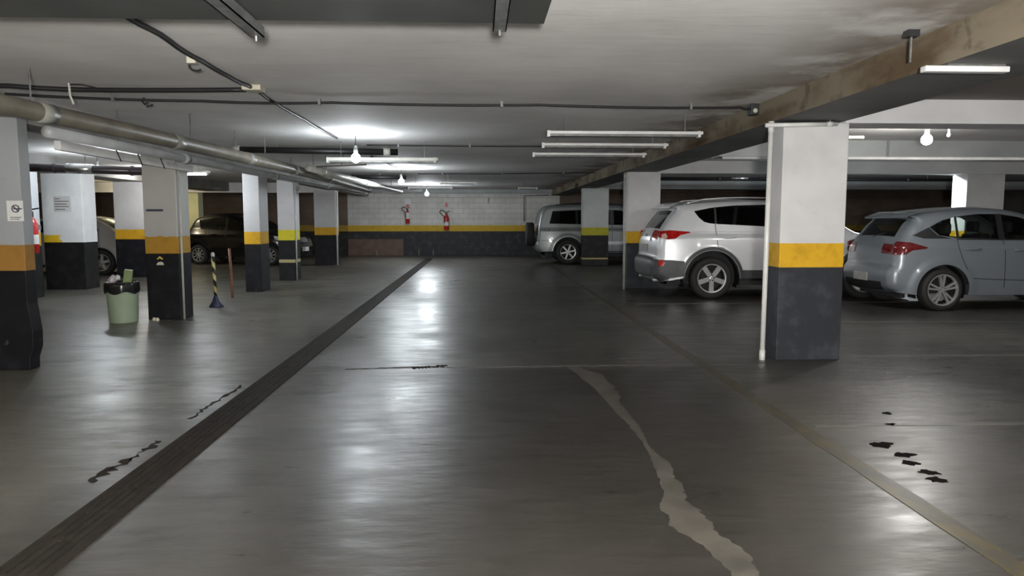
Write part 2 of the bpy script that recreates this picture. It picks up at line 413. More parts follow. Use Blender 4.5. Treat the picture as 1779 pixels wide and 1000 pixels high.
class Shape:
    """Car shell: a side silhouette, a half-width function with rounded edges, and a crowned strip running over the top."""
    def __init__(s, sil, w, belt, tumble, wheels, rw, rear=(1.0, .16), front=(1.0, .2), r=.1, crown=.03, sill=.27, flare=.015, shoulder=.02, arch=.06):
        s.sil = catmull(sil, 10); s.L = s.sil[:, 0].max(); s.w = w; s.belt = belt; s.tumble = tumble; s.r = r; s.crown = crown
        s.rear, s.front, s.wheels, s.rw, s.sill, s.flare, s.shoulder, s.arch = rear, front, wheels, rw, sill, flare, shoulder, rw + arch
        d = np.linalg.norm(np.diff(s.sil, axis=0), axis=1); s.s = np.concatenate([[0], np.cumsum(d)])
    def dist(s, x, z):
        p = np.stack([x, z], -1)[:, None, :]; a = s.sil[None, :-1]; b_ = s.sil[None, 1:]; ab = b_ - a
        t = np.clip(((p - a) * ab).sum(-1) / (ab * ab).sum(-1), 0, 1)
        return np.sqrt((((p - a) - t[..., None] * ab) ** 2).sum(-1).min(1))
    def W(s, x, z):
        x = np.asarray(x, float); z = np.asarray(z, float)
        xr, kr = s.rear; xf, kf = s.front
        plan = 1 - kr * np.clip((xr - x) / xr, 0, 1) ** 2.2 - kf * np.clip((x - (s.L - xf)) / xf, 0, 1) ** 2.2
        w = s.w * plan
        w = w - .10 * np.clip((.55 - z) / .4, 0, 1.2) ** 2 * .5
        w = w - s.shoulder * sstep(z, s.belt - .12, s.belt + .02)
        w = w - s.tumble * np.clip(z - s.belt, 0, 2)
        w = w - .03 * np.clip((z - .62) / .5, 0, 1) ** 2
        for wx in s.wheels:
            q = np.hypot(x - wx, z - s.rw)
            w = w + s.flare * sstep(q, s.rw + .22, s.rw + .10)
        d = s.dist(x, z)
        t = np.clip(d / s.r, 0, 1)
        return w - s.r * .9 * (1 - np.sqrt(np.clip(1 - (1 - t) ** 2, 0, 1)))
    def side(s, x, z, sign, off=0.):
        x = np.asarray(x, float); z = np.asarray(z, float)
        e = .006; w = s.W(x, z)
        gx = (s.W(x + e, z) - s.W(x - e, z)) / (2 * e); gz = (s.W(x, z + e) - s.W(x, z - e)) / (2 * e)
        n = np.stack([-gx, np.ones_like(gx), -gz], -1); n /= np.linalg.norm(n, axis=1)[:, None]
        # at the silhouette itself use the in-plane normal so side and top meet smoothly
        d = s.dist(x, z); n1 = s.innorm(x, z); k = (1 - sstep(d, 0, .02))[:, None]
        n = n * (1 - k) + n1 * k; n /= np.linalg.norm(n, axis=1)[:, None]
        p = np.stack([x, w, z], -1) + n * off
        p[:, 1] *= sign; n[:, 1] *= sign
        return p, n
    def tang(s, q):
        e = .02
        a = np.stack([np.interp(q - e, s.s, s.sil[:, 0]), np.interp(q - e, s.s, s.sil[:, 1])], -1)
        b_ = np.stack([np.interp(q + e, s.s, s.sil[:, 0]), np.interp(q + e, s.s, s.sil[:, 1])], -1)
        t = b_ - a; t /= np.linalg.norm(t, axis=1)[:, None] + 1e-9
        return t
    def innorm(s, x, z):
        p = np.stack([x, z], -1)[:, None, :]; dd = ((p - s.sil[None]) ** 2).sum(-1); i = dd.argmin(1)
        t = s.tang(s.s[i]); return np.stack([-t[:, 1], np.zeros(len(t)), t[:, 0]], -1)
    def top(s, q, v, off=0.):
        """q arc length along the silhouette, v in [-1,1] across"""
        q = np.asarray(q, float); v = np.asarray(v, float)
        def P(q, v):
            x = np.interp(q, s.s, s.sil[:, 0]); z = np.interp(q, s.s, s.sil[:, 1])
            t = s.tang(q); w = s.W(x, z)
            c = s.crown * (1 - np.abs(v) ** 2.4)
            return np.stack([x - t[:, 1] * c, w * v, z + t[:, 0] * c], -1)
        p = P(q, v); e = .01
        dq = P(np.clip(q + e, 0, s.s[-1]), v) - P(np.clip(q - e, 0, s.s[-1]), v); dv = P(q, v + e) - P(q, v - e)
        n = np.cross(dq, dv); n /= np.linalg.norm(n, axis=1)[:, None] + 1e-9
        t = s.tang(q); ref = np.stack([-t[:, 1], 0 * q, t[:, 0]], -1)
        sg = np.sign((n * ref).sum(1)); sg[sg == 0] = 1; n *= sg[:, None]
        return p + n * off, n
    def q_at(s, x, lo=0., hi=1e9, z=None):
        """arc length of the silhouette point nearest to (x, z)"""
        d = np.hypot(s.sil[:, 0] - x, s.sil[:, 1] - z); i = int(d.argmin()); return float(s.s[i])
    def side_outline(s):
        """silhouette closed along the sill, with the wheel arches cut out"""
        pts = [tuple(p) for p in s.sil]
        z0 = s.sil[-1, 1]
        for wx in sorted(s.wheels, reverse=True):
            h = s.sill - s.rw; a0 = math.asin(max(-1, min(1, h / s.arch)))
            for k in range(25):
                a = a0 + (math.pi - 2 * a0) * k / 24
                pts.append((wx + s.arch * math.cos(a), s.rw + s.arch * math.sin(a)))
        return pts

def patch2d(outer, holes, cell):
    """triangulated region of the plane cut on a grid -> (points, faces)"""
    loops = [[Vector((x, y, 0)) for x, y in lp] for lp in [outer] + list(holes)]
    tris = tessellate_polygon(loops)
    flat = [p for lp in loops for p in lp]
    bm = bmesh.new(); vs = [bm.verts.new(p) for p in flat]
    for t in tris:
        if len(set(t)) == 3:
            try: bm.faces.new([vs[i] for i in t])
            except ValueError: pass
    xs = [p.x for p in flat]; ys = [p.y for p in flat]
    cx, cy = cell if isinstance(cell, tuple) else (cell, cell)
    for ax, lo, hi, c in ((0, min(xs), max(xs), cx), (1, min(ys), max(ys), cy)):
        k = math.floor(lo / c) + 1
        while k * c < hi - 1e-6:
            co = Vector((0, 0, 0)); co[ax] = k * c; no = Vector((0, 0, 0)); no[ax] = 1
            bmesh.ops.bisect_plane(bm, geom=bm.verts[:] + bm.edges[:] + bm.faces[:], dist=1e-6, plane_co=co, plane_no=no)
            k += 1
    bm.verts.ensure_lookup_table(); bm.verts.index_update()
    P = np.array([(v.co.x, v.co.y) for v in bm.verts]); F = [[v.index for v in f.verts] for f in bm.faces]
    bm.free(); return P, F

class MeshAcc:
    def __init__(s): s.v, s.n, s.f, s.k = [], [], [], 0
    def add(s, p, n, F):
        # orient faces along the normals
        for f in F:
            a, b_, c = p[f[0]], p[f[1]], p[f[2]]
            g = np.cross(b_ - a, c - a)
            if len(f) > 3: g = g + np.cross(p[f[2]] - a, p[f[3]] - a)
            if g @ n[f].sum(0) < 0: f = f[::-1]
            s.f.append([i + s.k for i in f])
        s.v.append(p); s.n.append(n); s.k += len(p)
    def build(s, name, m, parent):
        me = bpy.data.meshes.new(name); v = np.concatenate(s.v); n = np.concatenate(s.n)
        me.from_pydata([tuple(p) for p in v], [], s.f)
        for p in me.polygons: p.use_smooth = True
        me.normals_split_custom_set_from_vertices([tuple(q) for q in n])
        me.materials.append(m); o = bpy.data.objects.new(name, me); COL.objects.link(o); o.parent = parent
        return o

def make_wheel(car, wx, wy, r, rimr, sign, style, wheel_w=.21):
    """wheel with tyre and spoked alloy; sign = outward side"""
    root = obj('wheel', lathe([(rimr * .96, -.5 * wheel_w), (rimr * .96, .5 * wheel_w)], 32, 'y'), M['alloy_dark'], car)
    root.location = (wx, wy, r)
    t = wheel_w / 2
    prof = [(rimr, -t * .85), (rimr + .012, -t), (r - .045, -t * 1.03), (r - .012, -t * .9), (r, -t * .6), (r, t * .6), (r - .012, t * .9), (r - .045, t * 1.03), (rimr + .012, t), (rimr, t * .85), (rimr * .95, t * .5)]
    obj('tire', lathe(prof, 40, 'y'), M['tyre'], root, True)
    bm = bmesh.new()
    yo = sign * t * .92
    add_lathe(bm, [(rimr - .022, yo - sign * .03), (rimr - .016, yo), (rimr + .004, yo + sign * .004), (rimr + .006, yo - sign * .02)], 40, 'y')
    n = style['n']
    def spoke(a, w0, w1, sk=0.):
        ca, sa = math.cos(a), math.sin(a)
        r0, r1 = .03, rimr - .012
        pr = []
        for rr, ww in ((r0, w0), ((r0 + r1) / 2, (w0 * .45 + w1 * .55)), (r1, w1)):
            for e in (-1, 1): pr.append((rr, e * ww / 2 + sk * (rr - r0)))
        def P(u, v, dy): return (ca * u - sa * v, yo - sign * (.008 + dy), sa * u + ca * v)
        f_ = [bm.verts.new(P(u, v, .02 * (1 - u / r1) * 0)) for u, v in pr]; k_ = [bm.verts.new(P(u, v, .04)) for u, v in pr]
        for i in (0, 2):
            bm.faces.new((f_[i], f_[i + 1], f_[i + 3], f_[i + 2]))
            bm.faces.new((f_[i], f_[i + 2], k_[i + 2], k_[i])); bm.faces.new((f_[i + 1], k_[i + 1], k_[i + 3], f_[i + 3]))
    for k in range(n):
        a = 2 * math.pi * k / n + style.get('rot', 0)
        if style.get('pair'):
            spoke(a - style['pair'], style['w0'], style['w1'], .06); spoke(a + style['pair'], style['w0'], style['w1'], -.06)
        else: spoke(a, style['w0'], style['w1'])
    add_lathe(bm, [(.0005, yo - sign * .004), (.028, yo - sign * .005), (.052, yo - sign * .012), (.055, yo - sign * .04)], 20, 'y')
    obj('rim', bm, M['alloy'], root)
    bm = bmesh.new()
    for k in range(5):
        a = 2 * math.pi * k / 5 + .3 + style.get('rot', 0)
        add_lathe(bm, [(.0005, yo + sign * .002), (.008, yo + sign * .001), (.008, yo - sign * .02)], 8, 'y', (.04 * math.cos(a), 0, .04 * math.sin(a)))
    obj('lug_nut', bm, M['alloy_dark'], root)['kind'] = 'stuff'
    return root

def make_car(name, label, S, paint, loc, rotz, windows, rear_glass, windshield, style, rimr, cell, tails, tail_top=None, glass='glass', seams=(), extras=None, tail_mat='tail', mirror=None, handles=()):
    car = thing(name, label, 'car', loc, rotz)
    # body shell: both sides, then the strip over bumper-hatch-roof-bonnet with the glass openings left out
    acc = MeshAcc()
    P, F = patch2d(S.side_outline(), windows, cell)
    for sg in (1, -1):
        p, n = S.side(P[:, 0], P[:, 1], sg); acc.add(p, n, F)
    qmax = S.s[-1]
    holes = []
    for (q0, q1, v0, v1) in (rear_glass, windshield):
        holes.append([(q0, -v0), (q1, -v1), (q1, v1), (q0, v0)])
    P2, F2 = patch2d([(0, -1), (qmax, -1), (qmax, 1), (0, 1)], holes, (cell * 1.3, .12))
    p, n = S.top(P2[:, 0], P2[:, 1]); acc.add(p, n, F2)
    acc.build('body', M[paint], car)
    def side_patch(nm, poly, m_, sg, off=.004, holes=(), c=None):
        a = MeshAcc(); P, F = patch2d(poly, holes, c or cell); p, n = S.side(P[:, 0], P[:, 1], sg, off); a.add(p, n, F)
        return a.build(nm, m_, car)
    def top_patch(nm, poly, m_, off=.004):
        a = MeshAcc(); P, F = patch2d(poly, (), (cell, .1)); p, n = S.top(P[:, 0], P[:, 1], off); a.add(p, n, F)
        return a.build(nm, m_, car)
    car_tools = (side_patch, top_patch)
    for w in windows:
        for sg in (-1, 1): side_patch('side_window', w, M[glass], sg, -.004)
    top_patch('rear_window', holes[0], M[glass], -.004)
    top_patch('windshield', holes[1], M[glass], -.004)
    # cabin: a dark tub, seats with headrests
    bm = bmesh.new()
    xs = np.linspace(.28, S.L - .3, 14)
    top = []
    for x_ in xs:
        up = S.sil[(np.abs(S.sil[:, 0] - x_) < .25)][:, 1].max()
        lo = min([zz for xx, zz in S.sil if abs(xx - x_) < .25 and zz > .6] + [up])
        top.append((x_, min(S.belt - .16, lo - .12)))
    poly = [(xs[0], .24)] + top + [(xs[-1], .24)]
    hw = S.w - .27
    add_prism(bm, poly, -hw, hw)
    ra_, fa_ = min(S.wheels), max(S.wheels)
    for x0_, x1_ in ((.16, ra_ - S.arch - .03), (ra_ + S.arch + .03, fa_ - S.arch - .03), (fa_ + S.arch + .03, S.L - .2)):
        e_ = .3 if x0_ < .2 or x1_ > fa_ else .09
        add_box(bm, (x0_ + (.12 if e_ > .2 else 0), -S.w + e_, .17 if x0_ < .2 else .235), (x1_, S.w - e_, .40))
    obj('underbody', bm, M['interior'], car)
    def seat(cx, cy, hw_, zb):
        bm = bmesh.new()
        add_box(bm, (cx - .08, cy - hw_, zb - .35), (cx + .08, cy + hw_, zb + .20))
        n_ = 1 if hw_ < .4 else 3
        for k in range(n_):
            yy = cy + (0 if n_ == 1 else (k - 1) * hw_ * .68)
            add_box(bm, (cx - .10, yy - .12, zb + .23), (cx - .01, yy + .12, zb + .40))
        bmesh.ops.bevel(bm, geom=bm.edges[:], offset=.035, segments=3, affect='EDGES', profile=.5)
        obj('seat', bm, M['interior'], car, True)
    ra, fa = min(S.wheels), max(S.wheels)
    seat(ra + .35, 0, S.w - .35, S.belt - .15)
    for e in (-1, 1): seat(ra + 1.30, e * .37, .25, S.belt - .12)
    # wheels
    for wx in S.wheels:
        for sg in (-1, 1):
            make_wheel(car, wx, sg * (S.w + S.flare - .125 - .012), S.rw, rimr, sg, style)
    # wheel wells
    for wx in S.wheels:
        for sg in (-1, 1):
            bm = bmesh.new(); rr = S.arch + .005; pr = None
            for k in range(17):
                a_ = -.35 + (math.pi + .7) * k / 16
                q = (wx + rr * math.cos(a_), S.rw + rr * math.sin(a_))
                cu = (bm.verts.new((q[0], sg * (S.w - .09), q[1])), bm.verts.new((q[0], sg * (S.w - .3), q[1])))
                if pr: bm.faces.new((pr[0], cu[0], cu[1], pr[1]))
                pr = cu
            obj('wheel_well', bm, M['seam'], car)
    # lamps at the tail: a patch on the flank and one on the rear face
    for sg in (-1, 1):
        if tails: side_patch('tail_light', tails, M[tail_mat], sg, .008)
        if tail_top:
            q0, q1, v0, v1 = tail_top
            top_patch('tail_light', [(q0, sg * v0), (q0 + .0, sg * v1), (q1, sg * v1), (q1, sg * v0)], M[tail_mat], .008)
    for pts in seams:
        poly = []
        a = np.array(pts); h = .005
        dd = np.gradient(a, axis=0); nn = np.stack([-dd[:, 1], dd[:, 0]], -1); nn /= np.linalg.norm(nn, axis=1)[:, None]
        poly = [tuple(v) for v in a + nn * h] + [tuple(v) for v in (a - nn * h)[::-1]]
        for sg in (-1, 1): side_patch('door_seam', poly, M['seam'], sg, .002, c=.1)
    for (hx0, hx1, hz) in handles:
        for sg in (-1, 1):
            bm = bmesh.new()
            xx = np.linspace(hx0, hx1, 7); w_ = S.W(xx, np.full(7, hz))
            add_tube(bm, [(x_, sg * (ww + .012 + .022 * math.sin(math.pi * k / 6)), hz) for k, (x_, ww) in enumerate(zip(xx, w_))], [.008, .013, .015, .015, .015, .013, .008], 8)
            obj('door_handle', bm, M[paint], car, True)
    if mirror:
        mx, mz = mirror
        for sg in (-1, 1):
            w_ = float(S.W([mx], [mz])[0])
            bm = bmesh.new()
            bmesh.ops.create_icosphere(bm, subdivisions=3, radius=1)
            for v in bm.verts:
                c_ = v.co; c_.x = c_.x * .10 * (1 if c_.x > 0 else .45); c_.y *= .12; c_.z *= .085
                v.co = c_ + Vector((mx, sg * (w_ + .13), mz + .06))
            add_box(bm, (mx - .04, sg * w_ - .03, mz), (mx + .03, sg * (w_ + .08) + .02, mz + .04))
            obj('wing_mirror', bm, M[paint], car, True)
    return car, side_patch, top_patch

def arc(cx, cz, r, a0, a1, n=16):
    return [(cx + r * math.cos(R(a0 + (a1 - a0) * k / n)), cz + r * math.sin(R(a0 + (a1 - a0) * k / n))) for k in range(n + 1)]

def plate(car, x, z, wide=.40, hgt=.13, m='plate', tilt=0.):
    o = obj('license_plate', box((-.006, -wide / 2, -hgt / 2), (.006, wide / 2, hgt / 2)), M[m], car, bevel=.004); o.location = (x, 0, z); o.rotation_euler = (0, tilt, 0)
    bm = bmesh.new()
    for k in range(7):
        y = wide * (.40 - .133 * k)
        add_box(bm, (-.010, y - .016, -hgt * .28), (-.005, y + .016, hgt * .2))
        
    return o

# ---- silver SUV ---------------------------------------------------
sil = [(.16, .30), (.03, .38), (.0, .50), (.01, .64), (.07, .72), (.075, .90), (.10, 1.06), (.16, 1.17), (.30, 1.38), (.42, 1.535), (.40, 1.585), (.44, 1.605),
       (.8, 1.645), (1.3, 1.675), (1.8, 1.68), (2.3, 1.66), (2.75, 1.59), (3.15, 1.37), (3.5, 1.16), (3.62, 1.12), (4.0, 1.07), (4.3, .99), (4.48, .86), (4.56, .66), (4.57, .45), (4.46, .27)]
S = Shape(sil, .922, 1.14, .27, (.99, 3.65), .36, rear=(1.0, .17), front=(1.1, .22), r=.13, crown=.035, sill=.36, flare=.02, shoulder=.035, arch=.115)
win_q = [(.70, 1.50), (.98, 1.555), (1.05, 1.565), (1.05, 1.285), (.95, 1.295), (.86, 1.32), (.78, 1.39)]
win_r = [(1.075, 1.567), (1.4, 1.60), (1.93, 1.612), (1.93, 1.24), (1.5, 1.262), (1.075, 1.283)]
win_f = [(2.0, 1.612), (2.35, 1.60), (2.65, 1.545), (2.95, 1.40), (3.13, 1.28), (3.16, 1.21), (2.6, 1.22), (2.0, 1.238)]
rg = (S.q_at(.17, z=1.19), S.q_at(.40, z=1.51), .86, .84)
ws = (S.q_at(2.78, z=1.575), S.q_at(3.52, z=1.15), .86, .90)
seams = [[(1.05, 1.28), (1.06, 1.1), (1.08, .9), (1.2, .87)], [(1.96, 1.24), (1.97, .9), (1.98, .5)], [(3.12, 1.2), (3.12, .8), (3.05, .5)]]
tl = [(.115, 1.155), (.30, 1.175), (.60, 1.15), (.63, 1.135), (.45, 1.09), (.36, 1.03), (.24, 1.02), (.12, 1.05), (.105, 1.1)]
car, sp, tp = make_car('silver_suv', 'silver sport utility car with roof rails, parked behind the nearest right column', S, 'silver_paint', (2.97, 12.97, 0), 0, [win_q, win_r, win_f], rg, ws,
    dict(n=5, w0=.075, w1=.085, rot=math.pi / 2 + math.pi), .245, .035, tl, (S.q_at(.085, z=1.02), S.q_at(.15, z=1.155), .56, 1.0), seams=seams, mirror=(3.02, 1.2), handles=[(1.15, 1.40, 1.055), (2.1, 2.36, 1.05)], tail_mat='tail')
for sg in (-1, 1):
    # grey plastic cladding: bumper corner, arches and sill
    sp('rear_bumper', [(.0, .42), (.0, .60), (.03, .675), (.3, .67), (.52, .65), (.53, .56), (.52, .46), (.54, .40), (.3, .36), (.16, .30), (.05, .36)], M['cladding'], sg, .010)
    for wx in S.wheels:
        sp('arch_trim', arc(wx, S.rw, .535, 0, 180, 24) + arc(wx, S.rw, .478, 180, 0, 24), M['cladding'], sg, .012)
    sp('sill_trim', [(1.47, .36), (1.46, .50), (3.16, .50), (3.17, .36)], M['cladding'], sg, .012)
    sp('skid_trim', [(.17, .305), (.30, .36), (.5, .395), (.5, .37), (.32, .325)], M['silver'], sg, .014)
    sp('reflector', [(.10, .56), (.10, .66), (.17, .665), (.20, .62), (.17, .57)], M['tail'], sg, .018)
    sp('tail_light_glint', [(.15, 1.04), (.155, 1.10), (.22, 1.12), (.24, 1.06), (.22, 1.035)], M['tail_clear'], sg, .011)  # highlight on the tail lamp painted as a pale patch
    # roof rails
    xs = np.linspace(.55, 2.6, 18); zz = np.interp(xs, S.sil[20:200, 0][np.argsort(S.sil[20:200, 0])], S.sil[20:200, 1][np.argsort(S.sil[20:200, 0])])
    ys = [float(S.W([x_], [z_ - .04])[0]) - .06 for x_, z_ in zip(xs, zz)]
    pts = [(x_, sg * y_, z_ + .055 * min(1, 6 * min(k, 17 - k) / 17) + .0) for k, (x_, y_, z_) in enumerate(zip(xs, ys, zz))]
    obj('roof_rail', tube(pts, .014, 8), M['silver'], car, True)
for sg in (-1, 1):
    sp('pillar_trim', [(1.046, 1.285), (1.046, 1.566), (1.08, 1.568), (1.08, 1.283)], M['blackplastic'], sg, .002)
    sp('pillar_trim', [(1.925, 1.24), (1.925, 1.612), (2.005, 1.612), (2.005, 1.238)], M['blackplastic'], sg, .002)
tp('bumper_cover', [(S.q_at(.03, z=.37), -1), (S.q_at(.04, z=.69), -1), (S.q_at(.04, z=.69), 1), (S.q_at(.03, z=.37), 1)], M['cladding'], .010)
tp('plate_garnish', [(S.q_at(.09, z=.98), -.55), (S.q_at(.1, z=1.04), -.55), (S.q_at(.1, z=1.04), .55), (S.q_at(.09, z=.98), .55)], M['silver'], .02)
plate(car, .024, .86)
xs0 = np.linspace(-1, 1, 13)
bm = bmesh.new()
for i in range(12):
    a, b_ = xs0[i] * .66, xs0[i + 1] * .66
    fa, fb = .02 * (1 - xs0[i] ** 2), .02 * (1 - xs0[i + 1] ** 2)
    v = [bm.verts.new(p) for p in ((.30 - fa, a, 1.575), (.30 - fb, b_, 1.575), (.52, b_, 1.665), (.52, a, 1.665), (.31 - fa, a, 1.55), (.31 - fb, b_, 1.55), (.52, b_, 1.6), (.52, a, 1.6))]
    for f_ in ((0, 1, 2, 3), (4, 7, 6, 5), (0, 4, 5, 1)): bm.faces.new([v[k] for k in f_])
obj('spoiler', bm, M['silver_paint'], car, True)
for sg in (-1, 1):
    sp('headlight', [(4.02, .98), (4.28, .90), (4.40, .78), (4.2, .80), (4.05, .88)], M['head'], sg, .008)
    obj('exhaust_pipe', tube([(.06, sg * .55, .30), (.4, sg * .55, .31)], .035, 12), M['silver'], car, True)
tp('grille', [(S.q_at(4.5, z=.83), -.55), (S.q_at(4.57, z=.5), -.55), (S.q_at(4.57, z=.5), .55), (S.q_at(4.5, z=.83), .55)], M['blackplastic'], .008)
bm = lathe([(.03, -.004), (.045, -.004), (.045, .004), (.03, .004)], 20, 'z'); 
e_ = obj('emblem', bm, M['silver'], car); e_.location = (.055, 0, 1.07); e_.rotation_euler = (0, R(80), 0); e_.scale = (.8, 1.4, 1)

# ---- blue-grey hatchback -------------------------------------------
sil = [(.14, .27), (.03, .34), (.0, .46), (.015, .60), (.07, .68), (.085, .86), (.12, .98), (.19, 1.07), (.33, 1.27), (.42, 1.375), (.36, 1.405), (.42, 1.425),
       (.8, 1.485), (1.25, 1.52), (1.7, 1.515), (2.1, 1.455), (2.45, 1.29), (2.9, 1.06), (3.0, 1.035), (3.35, .98), (3.65, .87), (3.83, .72), (3.93, .55), (3.94, .38), (3.84, .24)]
S = Shape(sil, .86, 1.05, .30, (.77, 3.30), .315, rear=(1.0, .17), front=(1.0, .22), r=.13, crown=.035, sill=.24, flare=.018, shoulder=.05, arch=.065)
win_q = [(.60, 1.245), (.78, 1.34), (.98, 1.395), (.98, 1.085), (.72, 1.125)]
win_r = [(1.01, 1.40), (1.35, 1.44), (1.62, 1.44), (1.64, 1.07), (1.01, 1.083)]
win_f = [(1.70, 1.44), (2.0, 1.39), (2.3, 1.25), (2.55, 1.09), (2.2, 1.06), (1.71, 1.07)]
rg = (S.q_at(.20, z=1.09), S.q_at(.40, z=1.35), .86, .84)
ws = (S.q_at(2.12, z=1.45), S.q_at(2.86, z=1.08), .86, .9)
seams = [[(.98, 1.08), (.97, .95), (1.02, .8), (1.1, .62)], [(1.67, 1.07), (1.68, .7), (1.69, .35)], [(2.52, 1.07), (2.52, .7), (2.46, .35)], [(1.2, .49), (1.6, .47), (2.0, .46), (2.4, .47)]]
tl = [(.08, .99), (.13, 1.03), (.30, 1.015), (.52, .945), (.50, .93), (.30, .90), (.22, .84), (.08, .83)]
car, sp, tp = make_car('grey_hatchback', 'blue-grey hatchback at the right edge, rear towards the aisle', S, 'grey_paint', (6.10, 11.16, 0), 0, [win_q, win_r, win_f], rg, ws,
    dict(n=5, w0=.026, w1=.030, pair=.22, rot=.35), .232, .033, tl, (S.q_at(.075, z=.84), S.q_at(.12, z=.98), .64, 1.0), glass='clear_glass', seams=seams, mirror=(2.42, 1.06), handles=[(1.06, 1.30, .925), (1.80, 2.03, .91)], tail_mat='tail_dark')
plate(car, -.042, .475)
tp('bumper_insert', [(S.q_at(.06, z=.30), -.9), (S.q_at(.005, z=.42), -.9), (S.q_at(.005, z=.42), .9), (S.q_at(.06, z=.30), .9)], M['blackplastic'], .006)
bm = bmesh.new()
for i in range(12):
    a, b_ = xs0[i] * .60, xs0[i + 1] * .60
    fa, fb = .03 * (1 - xs0[i] ** 2), .03 * (1 - xs0[i + 1] ** 2)
    v = [bm.verts.new(p) for p in ((.31 - fa, a, 1.40), (.31 - fb, b_, 1.40), (.55, b_, 1.485), (.55, a, 1.485), (.32 - fa, a, 1.375), (.32 - fb, b_, 1.375), (.5, b_, 1.42), (.5, a, 1.42))]
    for f_ in ((0, 1, 2, 3), (4, 7, 6, 5), (0, 4, 5, 1)): bm.faces.new([v[k] for k in f_])
obj('spoiler', bm, M['grey_paint'], car, True)
for sg in (-1, 1):
    sp('headlight', [(3.4, .90), (3.66, .80), (3.8, .66), (3.6, .70), (3.42, .80)], M['head'], sg, .008)
    sp('pillar_trim', [(.34, 1.12), (.585, 1.24), (.70, 1.125), (.9, 1.075), (.5, 1.075)], M['blackplastic'], sg, .004)
    sp('pillar_trim', [(.976, 1.085), (.976, 1.396), (1.014, 1.40), (1.014, 1.083)], M['blackplastic'], sg, .003)
    sp('pillar_trim', [(1.616, 1.07), (1.616, 1.44), (1.704, 1.44), (1.714, 1.07)], M['blackplastic'], sg, .003)
    sp('window_trim', [(.98, 1.06), (.98, 1.08), (1.66, 1.068), (2.54, 1.06), (2.54, 1.045), (1.66, 1.05)], M['blackplastic'], sg, .004)
obj('rear_wiper', tube([(.15, .05, 1.06), (.165, .02, 1.10), (.25, -.3, 1.18)], .008, 6), M['blackplastic'], car)

# ---- silver off-roader with spare wheel, far right ------------------
sil = [(.10, .38), (.02, .45), (.0, .60), (.03, .68), (.05, .9), (.07, 1.15), (.14, 1.5), (.22, 1.68), (.34, 1.77), (.6, 1.81), (1.3, 1.84), (2.2, 1.83), (2.75, 1.77), (3.2, 1.48), (3.5, 1.23), (3.65, 1.19), (4.2, 1.13),
       (4.5, 1.02), (4.62, .85), (4.66, .6), (4.58, .35)]
S = Shape(sil, .92, 1.12, .13, (.97, 3.72), .375, rear=(.7, .10), front=(1., .16), r=.11, crown=.02, sill=.40, flare=.02, shoulder=.02, arch=.085)
wins = [[(.50, 1.62), (1.38, 1.66), (1.42, 1.22), (.40, 1.24)], [(1.50, 1.66), (2.25, 1.66), (2.27, 1.20), (1.53, 1.215)], [(2.37, 1.655), (2.62, 1.64), (2.98, 1.42), (3.15, 1.20), (2.38, 1.2)]]
rg = (S.q_at(.08, z=1.22), S.q_at(.19, z=1.62), .82, .8)
ws = (S.q_at(2.8, z=1.74), S.q_at(3.5, z=1.23), .86, .9)
seams = [[(1.45, 1.7), (1.46, 1.2), (1.47, .9), (1.5, .5)], [(2.31, 1.66), (2.32, 1.2), (2.33, .45)], [(.02, .73), (.3, .72), (.55, .72)], [(3.15, 1.2), (3.15, .8), (3.1, .5)]]
car, sp, tp = make_car('silver_offroader', 'boxy pale silver off-roader with rear-mounted spare wheel by the back wall', S, 'van_paint', (1.74, 22.82, 0), 0, wins, rg, ws,
    dict(n=6, w0=.05, w1=.045, rot=.2), .235, .05, None, (S.q_at(.05, z=.88), S.q_at(.08, z=1.2), .86, 1.0), seams=seams, mirror=(3.0, 1.25), handles=[(1.60, 1.83, 1.04), (2.42, 2.65, 1.04)], tail_mat='tail_dark')
for sg in (-1, 1):
    sp('pillar_trim', [(1.42, 1.218), (1.376, 1.66), (1.504, 1.66), (1.534, 1.213)], M['blackplastic'], sg, .003)
    sp('pillar_trim', [(2.246, 1.2), (2.246, 1.66), (2.374, 1.655), (2.384, 1.2)], M['blackplastic'], sg, .003)
    sp('side_moulding', [(1.47, .60), (1.46, .70), (3.15, .70), (3.2, .60)], M['silver'], sg, .02)
    sp('waist_stripe', [(.1, 1.0), (.08, 1.1), (1.5, 1.09), (3.3, 1.08), (3.3, 1.0)], M['steel'], sg, .004)
    sp('headlight', [(4.3, 1.0), (4.55, .92), (4.6, .78), (4.4, .8)], M['head'], sg, .008)
    obj('running_board', tube([(1.55, sg * .88, .36), (3.1, sg * .88, .36)], .04, 10), M['cladding'], car, True)
    xs = np.linspace(.6, 2.7, 10); obj('roof_rail', tube([(x_, sg * .72, 1.80 + .05 * min(1, 3 * min(k, 9 - k) / 9) + .02 * math.sin(x_)) for k, x_ in enumerate(xs)], .015, 8), M['blackplastic'], car, True)
sw = obj('spare_wheel', lathe([(.05, -.02), (.22, -.02), (.24, -.11), (.34, -.125), (.375, -.09), (.375, .09), (.34, .125), (.05, .125)], 32, 'y', cap=True), M['tyre'], car, True)
sw.location = (-.145, -.10, .90); sw.rotation_euler = (0, 0, R(90))
obj('spare_wheel_bracket', box((-.05, -.2, .8), (.09, .0, 1.0)), M['blackplastic'], car)

